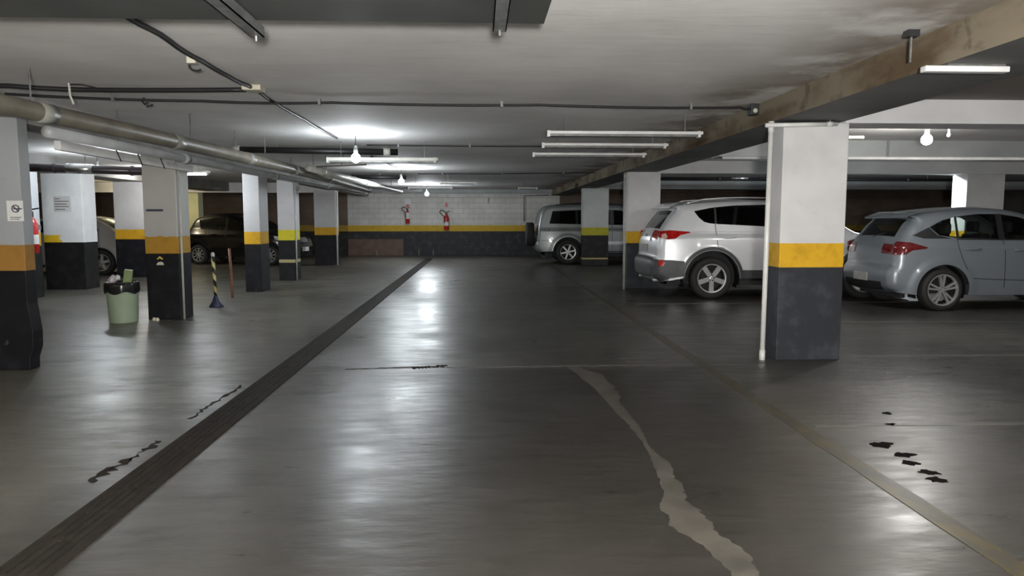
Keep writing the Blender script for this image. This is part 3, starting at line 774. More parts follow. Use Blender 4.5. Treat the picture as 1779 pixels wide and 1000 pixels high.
# ---- black compact car, left -----------------------------------------
sil = [(.1, .3), (.01, .4), (.0, .6), (.05, .75), (.07, .95), (.14, 1.1), (.30, 1.36), (.45, 1.44), (.9, 1.52), (1.4, 1.535), (1.8, 1.49), (2.15, 1.35), (2.7, 1.04), (2.85, 1.0), (3.25, .93), (3.48, .82), (3.6, .62), (3.62, .42), (3.52, .26)]
S = Shape(sil, .82, 1.0, .28, (.52, 2.90), .30, rear=(.8, .15), front=(.9, .2), r=.13, crown=.03, sill=.26, flare=.015, shoulder=.04, arch=.06)
wins = [[(.5, 1.36), (1.0, 1.42), (1.4, 1.43), (1.42, 1.04), (.6, 1.07)], [(1.5, 1.43), (1.78, 1.39), (2.1, 1.24), (2.4, 1.05), (2.0, 1.03), (1.5, 1.035)]]
rg = (S.q_at(.15, z=1.12), S.q_at(.3, z=1.35), .84, .82)
ws = (S.q_at(1.84, z=1.47), S.q_at(2.64, z=1.07), .86, .9)
seams = [[(.75, 1.05), (.9, .7), (.95, .6)], [(1.46, 1.03), (1.47, .4)], [(2.42, 1.03), (2.42, .6), (2.36, .4)]]
a = R(-14)
car, sp, tp = make_car('black_compact_car', 'small black car facing right behind the left row of columns', S, 'black_paint', (-8.88, 23.25, 0), a, wins, rg, ws,
    dict(n=9, w0=.03, w1=.028, rot=.1), .205, .05, [(.04, .98), (.2, 1.0), (.2, .8), (.05, .8)], seams=seams, mirror=(2.28, 1.05), handles=[(.98, 1.18, .92), (1.55, 1.75, .92)])
for sg in (-1, 1):
    sp('headlight', [(3.05, .88), (3.3, .84), (3.5, .70), (3.3, .70), (3.1, .78)], M['head'], sg, .010)
o = obj('license_plate', box((-.006, -.2, -.065), (.006, .2, .065)), M['white_metal'], car); o.location = (3.67, 0, .47)
tp('grille', [(S.q_at(3.5, z=.80), -.5), (S.q_at(3.6, z=.66), -.5), (S.q_at(3.6, z=.66), .5), (S.q_at(3.5, z=.80), .5)], M['steel'], .008)

# ---- warm silver sedan, far left ---------------------------------------
sil = [(.12, .3), (.02, .38), (.0, .55), (.04, .68), (.05, .9), (.12, 1.0), (.3, 1.03), (.62, 1.06), (.95, 1.26), (1.3, 1.40), (1.8, 1.445), (2.3, 1.43), (2.7, 1.33), (3.2, 1.05), (3.35, 1.01), (3.8, .95), (4.15, .85), (4.3, .7), (4.36, .5), (4.25, .28)]
S = Shape(sil, .85, 1.0, .3, (.95, 3.5), .31, rear=(.9, .16), front=(1., .2), r=.13, crown=.03, sill=.26, flare=.015, shoulder=.04, arch=.06)
wins = [[(1.0, 1.1), (1.15, 1.25), (1.4, 1.34), (1.95, 1.36), (1.96, 1.04), (1.1, 1.06)], [(2.04, 1.36), (2.4, 1.32), (2.7, 1.22), (3.0, 1.05), (2.05, 1.04)]]
rg = (S.q_at(.68, z=1.1), S.q_at(1.2, z=1.37), .84, .82)
ws = (S.q_at(2.72, z=1.32), S.q_at(3.18, z=1.06), .86, .9)
car, sp, tp = make_car('silver_sedan', 'warm silver sedan with its red tail lamp showing between two left columns', S, 'sedan_paint', (-8.32, 18.9, 0), math.pi, wins, rg, ws,
    dict(n=5, w0=.07, w1=.06, rot=.4), .205, .05, [(.05, .97), (.2, 1.0), (.42, .95), (.3, .86), (.05, .82)], (S.q_at(.05, z=.82), S.q_at(.09, z=.98), .5, 1.0), seams=[[(1.12, 1.06), (1.2, .8), (1.32, .5)], [(2.0, 1.04), (2.0, .4)]], mirror=(2.9, 1.05), handles=[(1.2, 1.42, .92)])
plate(car, .03, .76)
for sg in (-1, 1): sp('headlight', [(3.8, .88), (4.1, .8), (4.25, .66), (4.0, .7)], M['head'], sg, .008)

# ------------------------------------------------------------------ lamps
def bulb(x, y, z, power, label, kind='cool', rad=.062, hang=True):
    """bare LED bulb in a black socket; power in watts of light"""
    t = thing('light_bulb', label, 'light bulb', (x, y, z), 0, 'bare bulbs under the slab')
    A = 4 * math.pi * rad * rad
    m_ = lamp_mat(kind, power / (A * math.pi))
    bm = lathe([(.0005, -rad), (rad * .5, -rad * .87), (rad * .87, -rad * .5), (rad, 0), (rad * .87, rad * .5), (rad * .58, rad * .84), (rad * .4, rad * 1.0)], 20, 'z')
    obj('bulb', bm, m_, t, True)
    obj('socket', lathe([(.024, rad * .98), (.028, rad * 1.05), (.026, rad + .07), (.012, rad + .10)], 14, 'z', cap=True), M['steel'], t, True)
    if ZC - z - rad - .1 > .02: obj('cord', tube([(0, 0, rad + .09), (0, 0, ZC - z)], .005, 6), M['cable'], t)
    return t
def strip(name, x0, x1, y, z, label, m_=None, w=.06, h=.034, drop=True, lit=None, group=None):
    """batten fitting hung along x on two thin wires"""
    L = x1 - x0
    t = thing(name, label, 'lamp', (x0, y, z), 0, group)
    obj('batten', box((0, -w / 2, 0), (L, w / 2, h)), m_ or M['white_metal'], t, bevel=.006)
    if lit:
        rr = .014; A = 2 * math.pi * rr * (L - .12)
        obj('tube', tube([(.06, -.01, -.02), (L - .06, -.01, -.02)], rr, 12), lamp_mat(lit[1], lit[0] / (A * math.pi)), t, True)
    else:
        obj('louvre', box((.03, -w / 2 + .01, -.022), (L - .03, w / 2 + .05, -.002)), M['steel'], t)
    for xx in (.03, L - .03): obj('end_cap', box((xx - .03, -w / 2 - .005, -.03), (xx, w / 2 + .005, h + .003)), m_ or M['white_metal'], t)
    if drop:
        for xx in (.2, L - .2): obj('hanger', tube([(xx, 0, h), (xx, 0, ZC - z)], .004, 6), M['steel'], t)
    return t
G = 'bulbs'
bulb(-1.64, 9.80, 2.17, 20, 'glowing bare bulb nearest in the aisle, beside the long batten')
bulb(-1.71, 16.1, 2.19, 36, 'glowing bare bulb in the middle of the aisle row, above the left of the wall')
bulb(-1.69, 23.6, 2.19, 54, 'glowing bare bulb farthest down the aisle, just before the back wall')
bulb(5.32, 8.45, 2.30, 26, 'glowing bare bulb in the right bay, above the blue-grey hatchback', 'neutral')
bulb(8.7, 14.62, 2.37, 95, 'glowing bare bulb hidden beyond the white beam of the right bay', 'cool', rad=.045)
bulb(-10.2, 22.0, 2.2, 22, 'warm bulb beyond the left columns, lighting the farthest one yellow', 'warm')
bulb(-7.3, 16.4, 2.2, 16, 'bare bulb between the two middle columns of the outer left row', 'neutral')
bulb(-6.9, 3.2, 2.2, 26, 'warm bulb left of the picture over the left bay', 'warm')
bulb(-6.5, 12.72, 2.195, 24, 'bulb tucked behind the dark violet pipe in the left bay', 'cool', rad=.045)  # fill light added behind the pipe to brighten the left bay
bulb(1.2, -2.2, 2.25, 60, 'bare bulb over the aisle behind the viewer', 'neutral')  # fill light added out of view over the aisle
bulb(5.6, 1.2, 2.2, 25, 'bare bulb over the right bay beside the viewer', 'neutral')  # unseen fill light added beside the camera
bulb(-2.0, -4.6, 2.25, 30, 'bare bulb far behind the viewer', 'cool')  # extra fill light added out of view, well behind the camera
# main fill light, added unseen behind the viewer as a tripod lamp
t = thing('work_lamp', 'round work lamp on a black tripod standing behind the viewer', 'lamp', (.06, -.55, 0))
lamp_r = .09
obj('lamp_globe', lathe([(.0005, -lamp_r)] + [(lamp_r * math.cos(R(a_)), lamp_r * math.sin(R(a_))) for a_ in range(-80, 81, 10)] + [(.0005, lamp_r)], 24, 'z', (0, 0, 1.36)), lamp_mat('neutral', 560 / (4 * math.pi * lamp_r ** 2 * math.pi)), t, True)
obj('stand_pole', tube([(0, 0, .35), (0, 0, 1.28)], .014, 10), M['blackplastic'], t)
for k in range(3): obj('leg', tube([(0, 0, .5), (.4 * math.cos(2.1 * k + .5), .4 * math.sin(2.1 * k + .5), .01)], .011, 8), M['blackplastic'], t)
strip('strip_light', -5.4, -4.72, 13.0, 2.17, 'short lit tube between the columns of the left row', lit=(20, 'cool'))
strip('strip_light', -2.22, -.60, 10.78, 2.21, 'long grey batten under the black pipe, next to the nearest bulb', M['old_white'], w=.12, h=.05)
strip('strip_light', .75, 2.48, 8.0, 2.29, 'unlit white strip, nearest of three hung by the long beam', group='unlit white strips')
strip('strip_light', .80, 2.42, 9.25, 2.29, 'unlit white strip, middle one of three hung by the long beam', group='unlit white strips')
strip('strip_light', .78, 2.45, 10.57, 2.29, 'unlit white strip, farthest of three hung by the long beam', group='unlit white strips')
t = thing('strip_light', 'white strip fitting on the underside of the dark slab at upper right', 'lamp', (2.66, 4.3, 2.232))
obj('batten', box((0, -.03, 0), (.52, .03, .035)), M['white_metal'], t, bevel=.006)
obj('hanger', box((.14, -.02, .035), (.50, .02, .05)), M['steel'], t)
strip('strip_light', -.95, -.05, 17.6, 2.23, 'small pale strip past the far bulb, at right of it', M['old_white'], group='far strips')
strip('strip_light', 1.15, 1.75, 21.5, 2.28, 'short pale strip near the back wall, right of the aisle', group='far strips')
strip('strip_light', -1.9, -.7, 19.6, 2.20, 'pale strip beside the farthest bulb', group='far strips')

# ------------------------------------------------------------------ ventilation duct and rails over the viewer's head
t = tag(obj('ventilation_duct', box((-6.5, 1.2, 2.3), (.32, 3.6, 2.495)), M['duct'], bevel=.004), 'dark grey sheet duct hung under the slab at upper left', 'duct')
def rail(x, yend, label):
    t = thing('support_rail', label, 'rail', (x, yend, 2.24), 0, 'rails under the duct')
    bm = bmesh.new(); add_box(bm, (-.032, -2.6, 0), (.032, 0, .006)); add_box(bm, (-.032, -2.6, 0), (-.027, 0, .05)); add_box(bm, (.027, -2.6, 0), (.032, 0, .05))
    obj('channel', bm, M['steel'], t)
    obj('bolt', tube([(0, -.03, -.025), (0, -.03, .05)], .006, 8), M['silver'], t)
rail(-1.08, 3.68, 'grey steel rail under the duct, left one')
rail(.10, 3.52, 'grey steel rail under the duct, right one near its end')

# ------------------------------------------------------------------ pipes
def pipe(name, pts, r, m_, label, cat='pipe', joints=(), jm=None, jr=1.18, jl=.10, n=16, hang=(), zt=ZC):
    t = thing(name, label, cat, pts[0])
    P = [Vector(p) - Vector(pts[0]) for p in pts]
    obj('pipe_run', tube(P, r, n), m_, t, True)
    ln = [0]
    for k, f_ in hang:
        c = P[k].lerp(P[k + 1], f_); obj('hanger', tube([c, (c.x, c.y, zt + .003 - pts[0][2])], .006, 6), M['steel'], t)
    for a, b_ in zip(P, P[1:]): ln.append(ln[-1] + (b_ - a).length)
    for j in joints:
        d = j * ln[-1]
        for k in range(len(P) - 1):
            if ln[k] <= d <= ln[k + 1]:
                u = (P[k + 1] - P[k]).normalized(); c = P[k] + u * (d - ln[k])
                obj('coupling', tube([c - u * jl / 2, c + u * jl / 2], r * jr, n), jm or m_, t, True); break
    return t
pipe('drain_pipe', [(-3.66, 3.0, 2.17), (-3.42, 5.6, 2.18), (-3.24, 7.0, 2.17), (-3.03, 9.2, 2.15), (-2.95, 11.5, 2.15), (-2.9, 14.5, 2.14), (-2.85, 19.0, 2.12)], .074, M['brown_pipe'], 'thick stained grey drain pipe running down the left side of the aisle', hang=((1, .1), (2, .5), (4, .5)), joints=(.18, .3, .42, .55, .7), jm=M['grey_pipe'], jl=.16, jr=1.08)
pipe('drain_pipe', [(-3.85, 6.7, 2.135), (-3.72, 9.0, 2.12), (-3.52, 12.5, 2.10), (-3.3, 16, 2.09), (-3.1, 20, 2.08)], .052, M['pale_pipe'], 'paler silver-grey pipe running below the thick stained one', hang=((0, .5), (2, .3)), joints=(.2, .45, .7), jl=.14)
pipe('drain_pipe', [(-2.78, 12.0, 2.20), (-2.62, 14.0, 2.17), (-2.1, 19.6, 2.12)], .06, M['old_white'], 'short pale pipe branching off ahead of the far columns', hang=((0, .5),), joints=(.1, .5))
pipe('drain_pipe', [(-3.62, 11.0, 2.39), (-1.24, 11.25, 2.385)], .047, M['black_pipe'], 'black pipe crossing above the long grey batten', hang=((0, .25), (0, .75)), joints=(.01, .93), jm=M['old_white'], jr=1.3, jl=.10)
pipe('drain_pipe', [(-3.0, 17.4, 2.37), (-1.75, 17.6, 2.37)], .045, M['black_pipe'], 'far black pipe just left of the second bulb', hang=((0, .5),), joints=(.02,))
violet = pipe('drain_pipe', [(-10.5, 12.2, 2.24), (-7.25, 12.2, 2.20), (-4.9, 12.2, 2.13)], .068, M['violet_pipe'], 'dark violet pipe with silver joint in the left bay', hang=((1, .35), (1, .75)), joints=(.64, .86), jm=M['violet_pipe'], jl=.04)
o = obj('pipe_joint', tube([(3.78, 0, -.05), (4.2, 0, -.062)], .082, 16), M['silver'], violet, smooth=True); o['label'] = 'shiny silver sleeve'
tag(obj('cable_trunking', box((-4.02, 7.1, 2.01), (-3.96, 10.3, 2.10)), M['white_metal'], bevel=.005), 'white trunking along the tops of the near left columns', 'trunking')
for y in (8.0, 8.5, 9.1): tag(obj('hanging_wire', tube([(-3.95, y, 2.12), (-3.94, y + .05, 2.2), (-3.94, y + .12, 2.1), (-3.93, y + .2, 1.99)], .006, 6), M['cable']), 'thin black wire looped over the white trunking at left', 'wire', 'wires over the trunking')
pipe('conduit', [(2.74, 6.78, 0), (2.755, 6.78, 2.27)], .024, M['white_pipe'], 'white downpipe against the left side of the nearest right column', n=14, joints=(.02, .98))
pipe('conduit', [(2.66, 6.68, 2.225), (3.35, 6.70, 2.245)], .02, M['white_pipe'], 'white horizontal pipe under the beam across the top of the nearest right column', hang=((0, .9),), zt=2.28, n=14, joints=(.9,), jl=.06)
pipe('conduit', [(2.83, 13.95, 0), (2.83, 13.95, 2.26)], .022, M['old_white'], 'grey standpipe left of the column behind the silver suv', joints=(.4, .97))
pipe('conduit', [(-4.03, 9.95, 0), (-4.03, 9.95, 2.12)], .014, M['old_white'], 'thin grey conduit down the side of the aged column by the bin', joints=(.55,))
pipe('conduit', [(-4.10, 16.35, 0), (-4.09, 16.35, 2.2)], .016, M['old_white'], 'thin grey conduit beside the slim column with the lemon band')
pipe('conduit', [(-4.28, 21.97, 0), (-4.28, 21.97, 2.22)], .022, M['white_pipe'], 'white downpipe on the last column of the left row')
pipe('conduit', [(1.72, 27.72, 1.3), (1.72, 27.72, 2.28), (2.7, 27.72, 2.3)], .02, M['brown_pipe'], 'thin brown pipe dropping down the back wall behind the spare wheel', hang=((1, .5),))
pipe('conduit', [(3.47, 10.25, 2.235), (XR, 10.25, 2.24)], .022, M['white_pipe'], 'long white pipe in front of the grey beam of the right bay', hang=((0, .147), (0, .5)), joints=(.1, .32, .33))
pipe('conduit', [(3.47, 9.1, 2.40), (4.9, 9.1, 2.40)], .02, M['old_white'], 'short pale pipe up under the slab left of the right bulb', hang=((0, .5),))
pipe('conduit', [(3.5, 17.6, 2.36), (13.0, 17.5, 2.34)], .035, M['black_pipe'], 'black pipe crossing far back in the right bay', hang=((0, .35), (0, .8)), joints=(.25, .5, .75))
pipe('conduit', [(5.95, 16.9, 2.33), (6.35, 16.9, 2.33)], .03, M['silver'], 'short shiny pipe piece near the black pipe of the right bay', hang=((0, .5),))
pipe('conduit', [(-2.75, 20.7, 2.12), (-2.3, 21.3, 2.13), (-1.75, 22.2, 2.25)], .03, M['white_pipe'], 'thin white tube slanting up to the farthest bulb', hang=((0, .5),))
pipe('conduit', [(-2.6, 12.3, 2.28), (-1.85, 11.9, 2.31)], .012, M['white_pipe'], 'thin pale conduit slanting behind the long batten, upper one', hang=((0, .5),))
pipe('conduit', [(-2.65, 12.0, 2.215), (-1.85, 12.1, 2.26)], .012, M['brown_pipe'], 'thin dark conduit slanting behind the long batten, lower one', hang=((0, .5),))
pipe('conduit', [(10.6, 12.9, 2.0), (13.5, 12.9, 2.0)], .02, M['white_pipe'], 'pinkish white pipe at the right edge beside the far right column', hang=((0, .3),))

def cable(pts, r, label, sag=.012, clips=0, jitter=.01):
    pts = [Vector(p) for p in pts]; out = []
    for a, b_ in zip(pts, pts[1:]):
        n = max(4, int((b_ - a).length / .12))
        for k in range(n):
            t_ = k / n; p = a.lerp(b_, t_); p.z -= sag * 4 * t_ * (1 - t_); p.x += random.uniform(-jitter, jitter) * (abs((b_ - a).normalized().y) > .7); out.append(p)
    out.append(pts[-1])
    t = thing('ceiling_cable', label, 'cable', pts[0], 0)
    obj('cable_run', tube([p - pts[0] for p in out], r, 8), M['cable'], t, True)
    for k in range(clips):
        p = out[int((k + .5) / clips * (len(out) - 1))] - pts[0]
        obj('clip', box((p.x - .012, p.y - .02, p.z - r - .008), (p.x + .012, p.y + .02, ZC - pts[0].z)), M['steel'], t)
    return t
bundle = cable([(-1.93, 3.55, 2.475), (-1.93, 4.6, 2.475), (-1.95, 5.4, 2.468), (-1.94, 6.35, 2.478)], .018, 'thick black cable bundle running from the duct to the cream box', jitter=.006)
cable([(-1.94, 6.5, 2.478), (-1.95, 8.2, 2.47), (-1.96, 10.2, 2.478)], .015, 'black cable bundle running from the cream box towards the nearest bulb', jitter=.005)
cable([(-1.9, 13.0, 2.47), (-1.75, 15.9, 2.47)], .015, 'black cable between the nearest and the second bulb')
cable([(-6.0, 6.1, 2.45), (-3.9, 6.3, 2.46), (-3.4, 6.42, 2.455), (-2.0, 6.44, 2.47)], .020, 'thick black cable from the left edge to the cream box', sag=.005)
cable([(-6.0, 6.4, 2.47), (-4.2, 6.72, 2.465), (-2.6, 7.0, 2.46), (-1.4, 7.10, 2.47), (.6, 7.18, 2.474), (2.6, 7.18, 2.462), (2.75, 7.2, 2.46)], .012, 'long black cable crossing the whole slab to the beam', sag=.012, clips=5)
cable([(-1.7, 11.15, 2.478), (2.75, 11.0, 2.472)], .010, 'thin black cable crossing the slab above the unlit strips', clips=4)
cable([(-1.5, 17.9, 2.475), (2.75, 17.2, 2.472)], .011, 'thin black cable crossing the slab far down the aisle', clips=3)
tag(obj('junction_box', box((-2.02, 6.36, 2.455), (-1.86, 6.52, 2.499)), M['cream'], bevel=.006), 'cream junction box where the ceiling cables meet', 'junction box')
t = thing('junction_box', 'dark cable entry at the beam end of the long cable', 'junction box', (2.70, 7.2, 2.43))
obj('housing', box((0, -.05, -.04), (.085, .05, .075)), M['blackplastic'], t, bevel=.006); obj('knockout', lathe([(.0005, -.052), (.022, -.052), (.022, -.045)], 16, 'y', (.04, 0, 0)), M['old_white'], t)
t = thing('cable_hook', 'pale strap hook holding the thick cable at left', 'hook', (-3.46, 6.38, 2.5))
obj('strap', tube([(0, 0, 0), (.005, 0, -.1), (.02, .02, -.17)], .010, 8), M['old_white'], t); obj('loop', tube([(0, 0, -.01), (.10, 0, -.01), (.2, .02, -.03), (.27, .02, -.06)], .006, 6), M['cable'], t)
t = bundle
lp = obj('loop', tube([(.02 + .05 * math.cos(a_), .02, -.03 + .035 * math.sin(a_)) for a_ in np.linspace(.6, 5.4, 14)], .007, 6), M['cable'], t)
bk = obj('bracket', box((-.03, -.02, -.02), (.03, .02, .04)), M['cream'], t); bk['label'] = 'small cream bracket'
for o in (lp, bk): o.location = (-.07, 1.70, -.016)
t = thing('hanging_wire', 'dark knot of wire hanging below the long cable at left', 'wire', (-3.05, 6.85, 2.46))
obj('wire', tube([(0, 0, 0), (-.03, 0, -.02), (0, .01, -.06), (.03, 0, -.03), (.02, 0, -.08), (.07, .01, -.06)], .009, 6), M['cable'], t)
for i, (x, y, l, txt) in enumerate([(-3.15, 9.6, .22, 'thin dark hook hanging from the slab above the thick pipe, nearer one'), (-2.98, 10.3, .22, 'thin dark hanger rod above the thick pipe, farther one')]):
    tag(obj('hanger_rod', tube([(x, y, 2.5), (x + .005, y, 2.5 - l)], .007, 6), M['steel']), txt, 'rod')
t = thing('hanger_rod', 'short hanger stub under the beam at upper right', 'rod', (2.64, 4.4, 2.5))
obj('rod', tube([(0, 0, 0), (0, 0, -.19)], .007, 6), M['steel'], t); obj('foot', box((-.035, -.03, -.04), (.035, .03, -.0)), M['blackplastic'], t)
t = tag(obj('hanger_rod', tube([(2.70, 3.35, 2.46), (2.66, 3.4, 2.42), (2.65, 3.4, 2.33)], .008, 6), M['steel'], smooth=True), 'bent hook on the beam edge in the upper right corner', 'hook')
tag(obj('hanger_rod', tube([(.62, 3.35, 2.5), (.62, 3.35, 2.435)], .006, 6), M['steel']), 'thin stub in the slab at the top edge, right of the duct', 'rod')
t = thing('ceiling_sensor', 'small white sensor beside the right bay bulb', 'sensor', (5.62, 8.5, 2.36))
obj('sensor_body', lathe([(.0005, -.02), (.018, -.015), (.022, .01), (.012, .03), (.012, .14)], 14, 'z'), M['white_metal'], t, True)

# ------------------------------------------------------------------ floor marks
m, nt, b = new_mat('worn_yellow_line'); N = NB(nt)
tc = N.node('ShaderNodeTexCoord'); n = N.noise(N.mapping(tc.outputs['Object'], (3, 1, 1)), 4., 6, .7)
N.link(N.mix(N.step(n, .42, .56), (.066, .051, .020), (.040, .037, .030)), b.inputs['Base Color']); setp(b, rough=.42, spec=.4); M['line'] = m
m, nt, b = new_mat('worn_white_line'); N = NB(nt)
tc = N.node('ShaderNodeTexCoord'); n = N.noise(tc.outputs['Object'], 5., 6, .7)
N.link(N.mix(N.step(n, .4, .65), (.12, .116, .10), (.065, .063, .056)), b.inputs['Base Color']); setp(b, rough=.42, spec=.4); M['wline'] = m
M['patch'] = mat('repair_mortar', (.058, .052, .042), .6, scale=5, var=.4, bump=.1)
M['joint'] = mat('saw_joint', (.075, .071, .06), .55, scale=12, var=.35)
M['grate'] = mat('dusty_grate', (.020, .0165, .013), .85, scale=14, spec=.12, var=.3)
M['oil'] = mat('oil_stain', (.007, .0065, .006), .9, spec=.05, scale=20)

def ragged(x0, y0, x1, y1, w, jit, n):
    L_, R_ = [], []
    for k in range(n + 1):
        t_ = k / n; x, y = x0 + (x1 - x0) * t_, y0 + (y1 - y0) * t_
        dx, dy = x1 - x0, y1 - y0; l = math.hypot(dx, dy); nx, ny = -dy / l, dx / l
        a, b_ = w / 2 + random.uniform(-jit, jit), w / 2 + random.uniform(-jit, jit)
        L_.append((x + nx * a, y + ny * a)); R_.append((x - nx * b_, y - ny * b_))
    return L_ + R_[::-1]
tag(obj('lane_line', blob(ragged(2.08, -3, 2.10, 21.0, .11, .008, 60), 0, .003), M['line']), 'faded yellow lane line along the right side of the aisle', 'line')
for (x0, y0, x1, y1, lab) in [(2.2, 4.55, 12, 4.50, 'faded white bay line nearest on the right'), (3.5, 9.35, 14, 9.0, 'pale bay line between the near column and the hatchback'), (2.5, 11.45, 12, 11.7, 'pale bay line under the silver suv'), (3.6, 6.9, 14, 6.85, 'thin pale line running right from the nearest column')]:
    tag(obj('bay_line', blob(ragged(x0, y0, x1, y1, .06, .008, 40), 0, .003), M['wline']), lab, 'line', 'bay lines')
tag(obj('floor_joint', blob(ragged(-1.25, 6.52, 2.7, 6.62, .05, .018, 50), 0, .002), M['joint']), 'pale sealed joint crossing the aisle floor', 'joint')
# ragged mortar repair running down the aisle
cl = [(.86, 6.5, .10), (.96, 6.2, .20), (1.0, 5.7, .16), (1.0, 5.2, .085), (1.02, 4.7, .075), (1.01, 4.2, .06), (.99, 3.75, .07), (.97, 3.45, .10), (.93, 3.25, .14), (.93, 3.05, .17), (.99, 2.85, .15), (1.02, 2.65, .11), (1.03, 2.4, .12), (1.0, 1.9, .1), (1.02, 1.0, .08)]
L_, R_ = [], []; ja = jb = 0.
for i in range(len(cl) - 1):
    for k in range(12):
        t_ = k / 12; x, y, w = [cl[i][j] * (1 - t_) + cl[i + 1][j] * t_ for j in range(3)]
        ja = ja * .8 + random.uniform(-.008, .008); jb = jb * .8 + random.uniform(-.014, .014)
        L_.append((x - w * .5 + ja, y)); R_.append((x + w * .5 + jb, y))
tag(obj('concrete_repair', blob(L_ + R_[::-1], 0, .003), M['patch']), 'ragged pale mortar repair winding down the dark floor', 'floor patch')
for k, (x, y, w, h, lab) in enumerate([(2.42, 4.13, .09, .07, 'dark stain nearest the yellow line, leftmost of the chain'), (2.45, 3.94, .07, .05, 'second dark stain of the chain by the yellow line'), (2.40, 3.80, .05, .05, 'small third dark stain of the chain'), (2.41, 3.65, .06, .05, 'fourth dark stain of the chain, close to the last'), (2.38, 3.54, .07, .05, 'last dark stain of the chain, nearest the viewer'), (2.85, 4.82, .05, .035, 'tiny dark stain farthest from the viewer on the right'), (2.72, 4.55, .05, .03, 'tiny dark stain on the nearest bay line')]):
    tag(obj('oil_stain', blob([(x + w * .75 * (1 + .3 * math.sin(2 * a_ + k) + .18 * math.sin(5 * a_ + 2 * k)) * math.cos(a_), y + h * .75 * (1 + .25 * math.sin(3 * a_ + k) + .15 * math.sin(7 * a_)) * math.sin(a_)) for a_ in np.linspace(0, 2 * math.pi, 41)[:-1]], 0, .003), M['oil']), lab, 'stain', 'dark floor stains')
# crumbled edge beside the channel and dark cracks
for (x0, y0, x1, y1, w, j, lab) in [(-1.22, 6.50, -.35, 6.60, .025, .012, 'dark crack along the left part of the floor joint'), (-2.02, 3.7, -1.96, 4.4, .035, .03, 'crumbled dark edge left of the drain channel, nearer stretch'), (-1.98, 4.9, -1.95, 5.9, .02, .02, 'crumbled dark edge left of the drain channel, farther stretch'), (-.62, 6.52, -.3, 6.62, .07, .035, 'crumbled dark spot in the floor joint')]:
    tag(obj('floor_crack', blob(ragged(x0, y0, x1, y1, w, j, 22), 0, .0025), M['grate']), lab, 'crack')
t = thing('drain_channel', 'long dark grated drain channel along the left of the aisle', 'drain', (-1.75, 0, 0))
obj('channel_bed', box((-.115, -4, .0005), (.115, 25.5, .002)), M['seam'], t)
for xx in (-.108, .108): obj('edge_rail', box((xx - .012, -4, 0), (xx + .012, 25.5, .007)), M['grate'], t)
bm = bmesh.new()
for xx in (-.084, -.042, 0., .042, .084): add_box(bm, (xx - .0155, -4, .001), (xx + .0155, 25.5, .0058))
for k in range(-13, 85): add_box(bm, (-.1, k * .3, .001), (.1, k * .3 + .03, .0055))
obj('grate', bm, M['grate'], t)

# ------------------------------------------------------------------ extinguishers and signs
def extinguisher(x, y, z, label, facing=0., s=1.):
    t = thing('fire_extinguisher', label, 'fire extinguisher', (x, y, z), facing)
    t.scale = (s, s, s)
    obj('cylinder', lathe([(.0005, 0), (.06, 0), (.075, .015), (.075, .36), (.06, .42), (.03, .45), (.025, .47)], 20, 'z'), M['red'], t, True)
    obj('data_label', lathe([(.0762, .12), (.0762, .24)], 20, 'z'), M['paper'], t)
    obj('valve', box((-.03, -.02, .46), (.03, .02, .53)), M['blackplastic'], t, bevel=.005)
    obj('lever', tube([(.0, 0, .55), (.11, -.01, .57)], .009, 6), M['blackplastic'], t)
    obj('hose', tube([(0, -.01, .50), (-.08, -.02, .58), (-.17, -.02, .60), (-.2, -.02, .52), (-.14, -.03, .46), (-.07, -.06, .40), (-.06, -.07, .2)], .012, 8), M['rubber'], t, True)
    obj('wall_bracket', box((-.05, .05, .30), (.05, .16 / s * 1.0, .36)), M['steel'], t)
    return t
extinguisher(-1.25, 27.66, .98, 'red fire extinguisher hung on the back wall, right one', s=1.25)
t = extinguisher(-2.72, 27.66, 1.22, 'slim reddish extinguisher with pale body on the back wall, left one', s=1.05)
for c in t.children:
    if c.name.startswith('data_label'): c.scale = (1.0, 1.0, 1.9); c.location.z = -.06
tag(obj('wall_sign', box((-2.84, 27.77, 1.95), (-2.60, 27.797, 2.16)), M['paper']), 'small faded sign above the left extinguisher on the back wall', 'sign')
def arrow_sign(x, y, z, label, s=1.):
    t = thing('arrow_sign', label, 'sign', (x, y, z))
    bm = bmesh.new(); add_prism(bm, [(-.10 * s, .12 * s), (-.04 * s, .12 * s), (-.04 * s, .26 * s), (.04 * s, .26 * s), (.04 * s, .12 * s), (.10 * s, .12 * s), (0, 0)], -.004, .004)
    obj('arrow', bm, M['pink'], t)
    return t
arrow_sign(-2.72, 27.785, 1.80, 'pinkish red down arrow sign above the left extinguisher', .9)
arrow_sign(-1.25, 27.785, 1.83, 'pinkish red down arrow sign above the right extinguisher', .7)
extinguisher(-7.60, 12.62, .78, 'red fire extinguisher on the pier behind the left edge column', s=1.35)
arrow_sign(-7.8, 12.74, 1.52, 'faded red arrow sign above the extinguisher on the left pier', .8)
tag(obj('wall_bracket', tube([(.35, 27.76, 1.98), (.36, 27.74, 2.2)], .014, 6), M['brown_pipe']), 'thin rusty bracket high on the back wall right of the extinguishers', 'bracket')
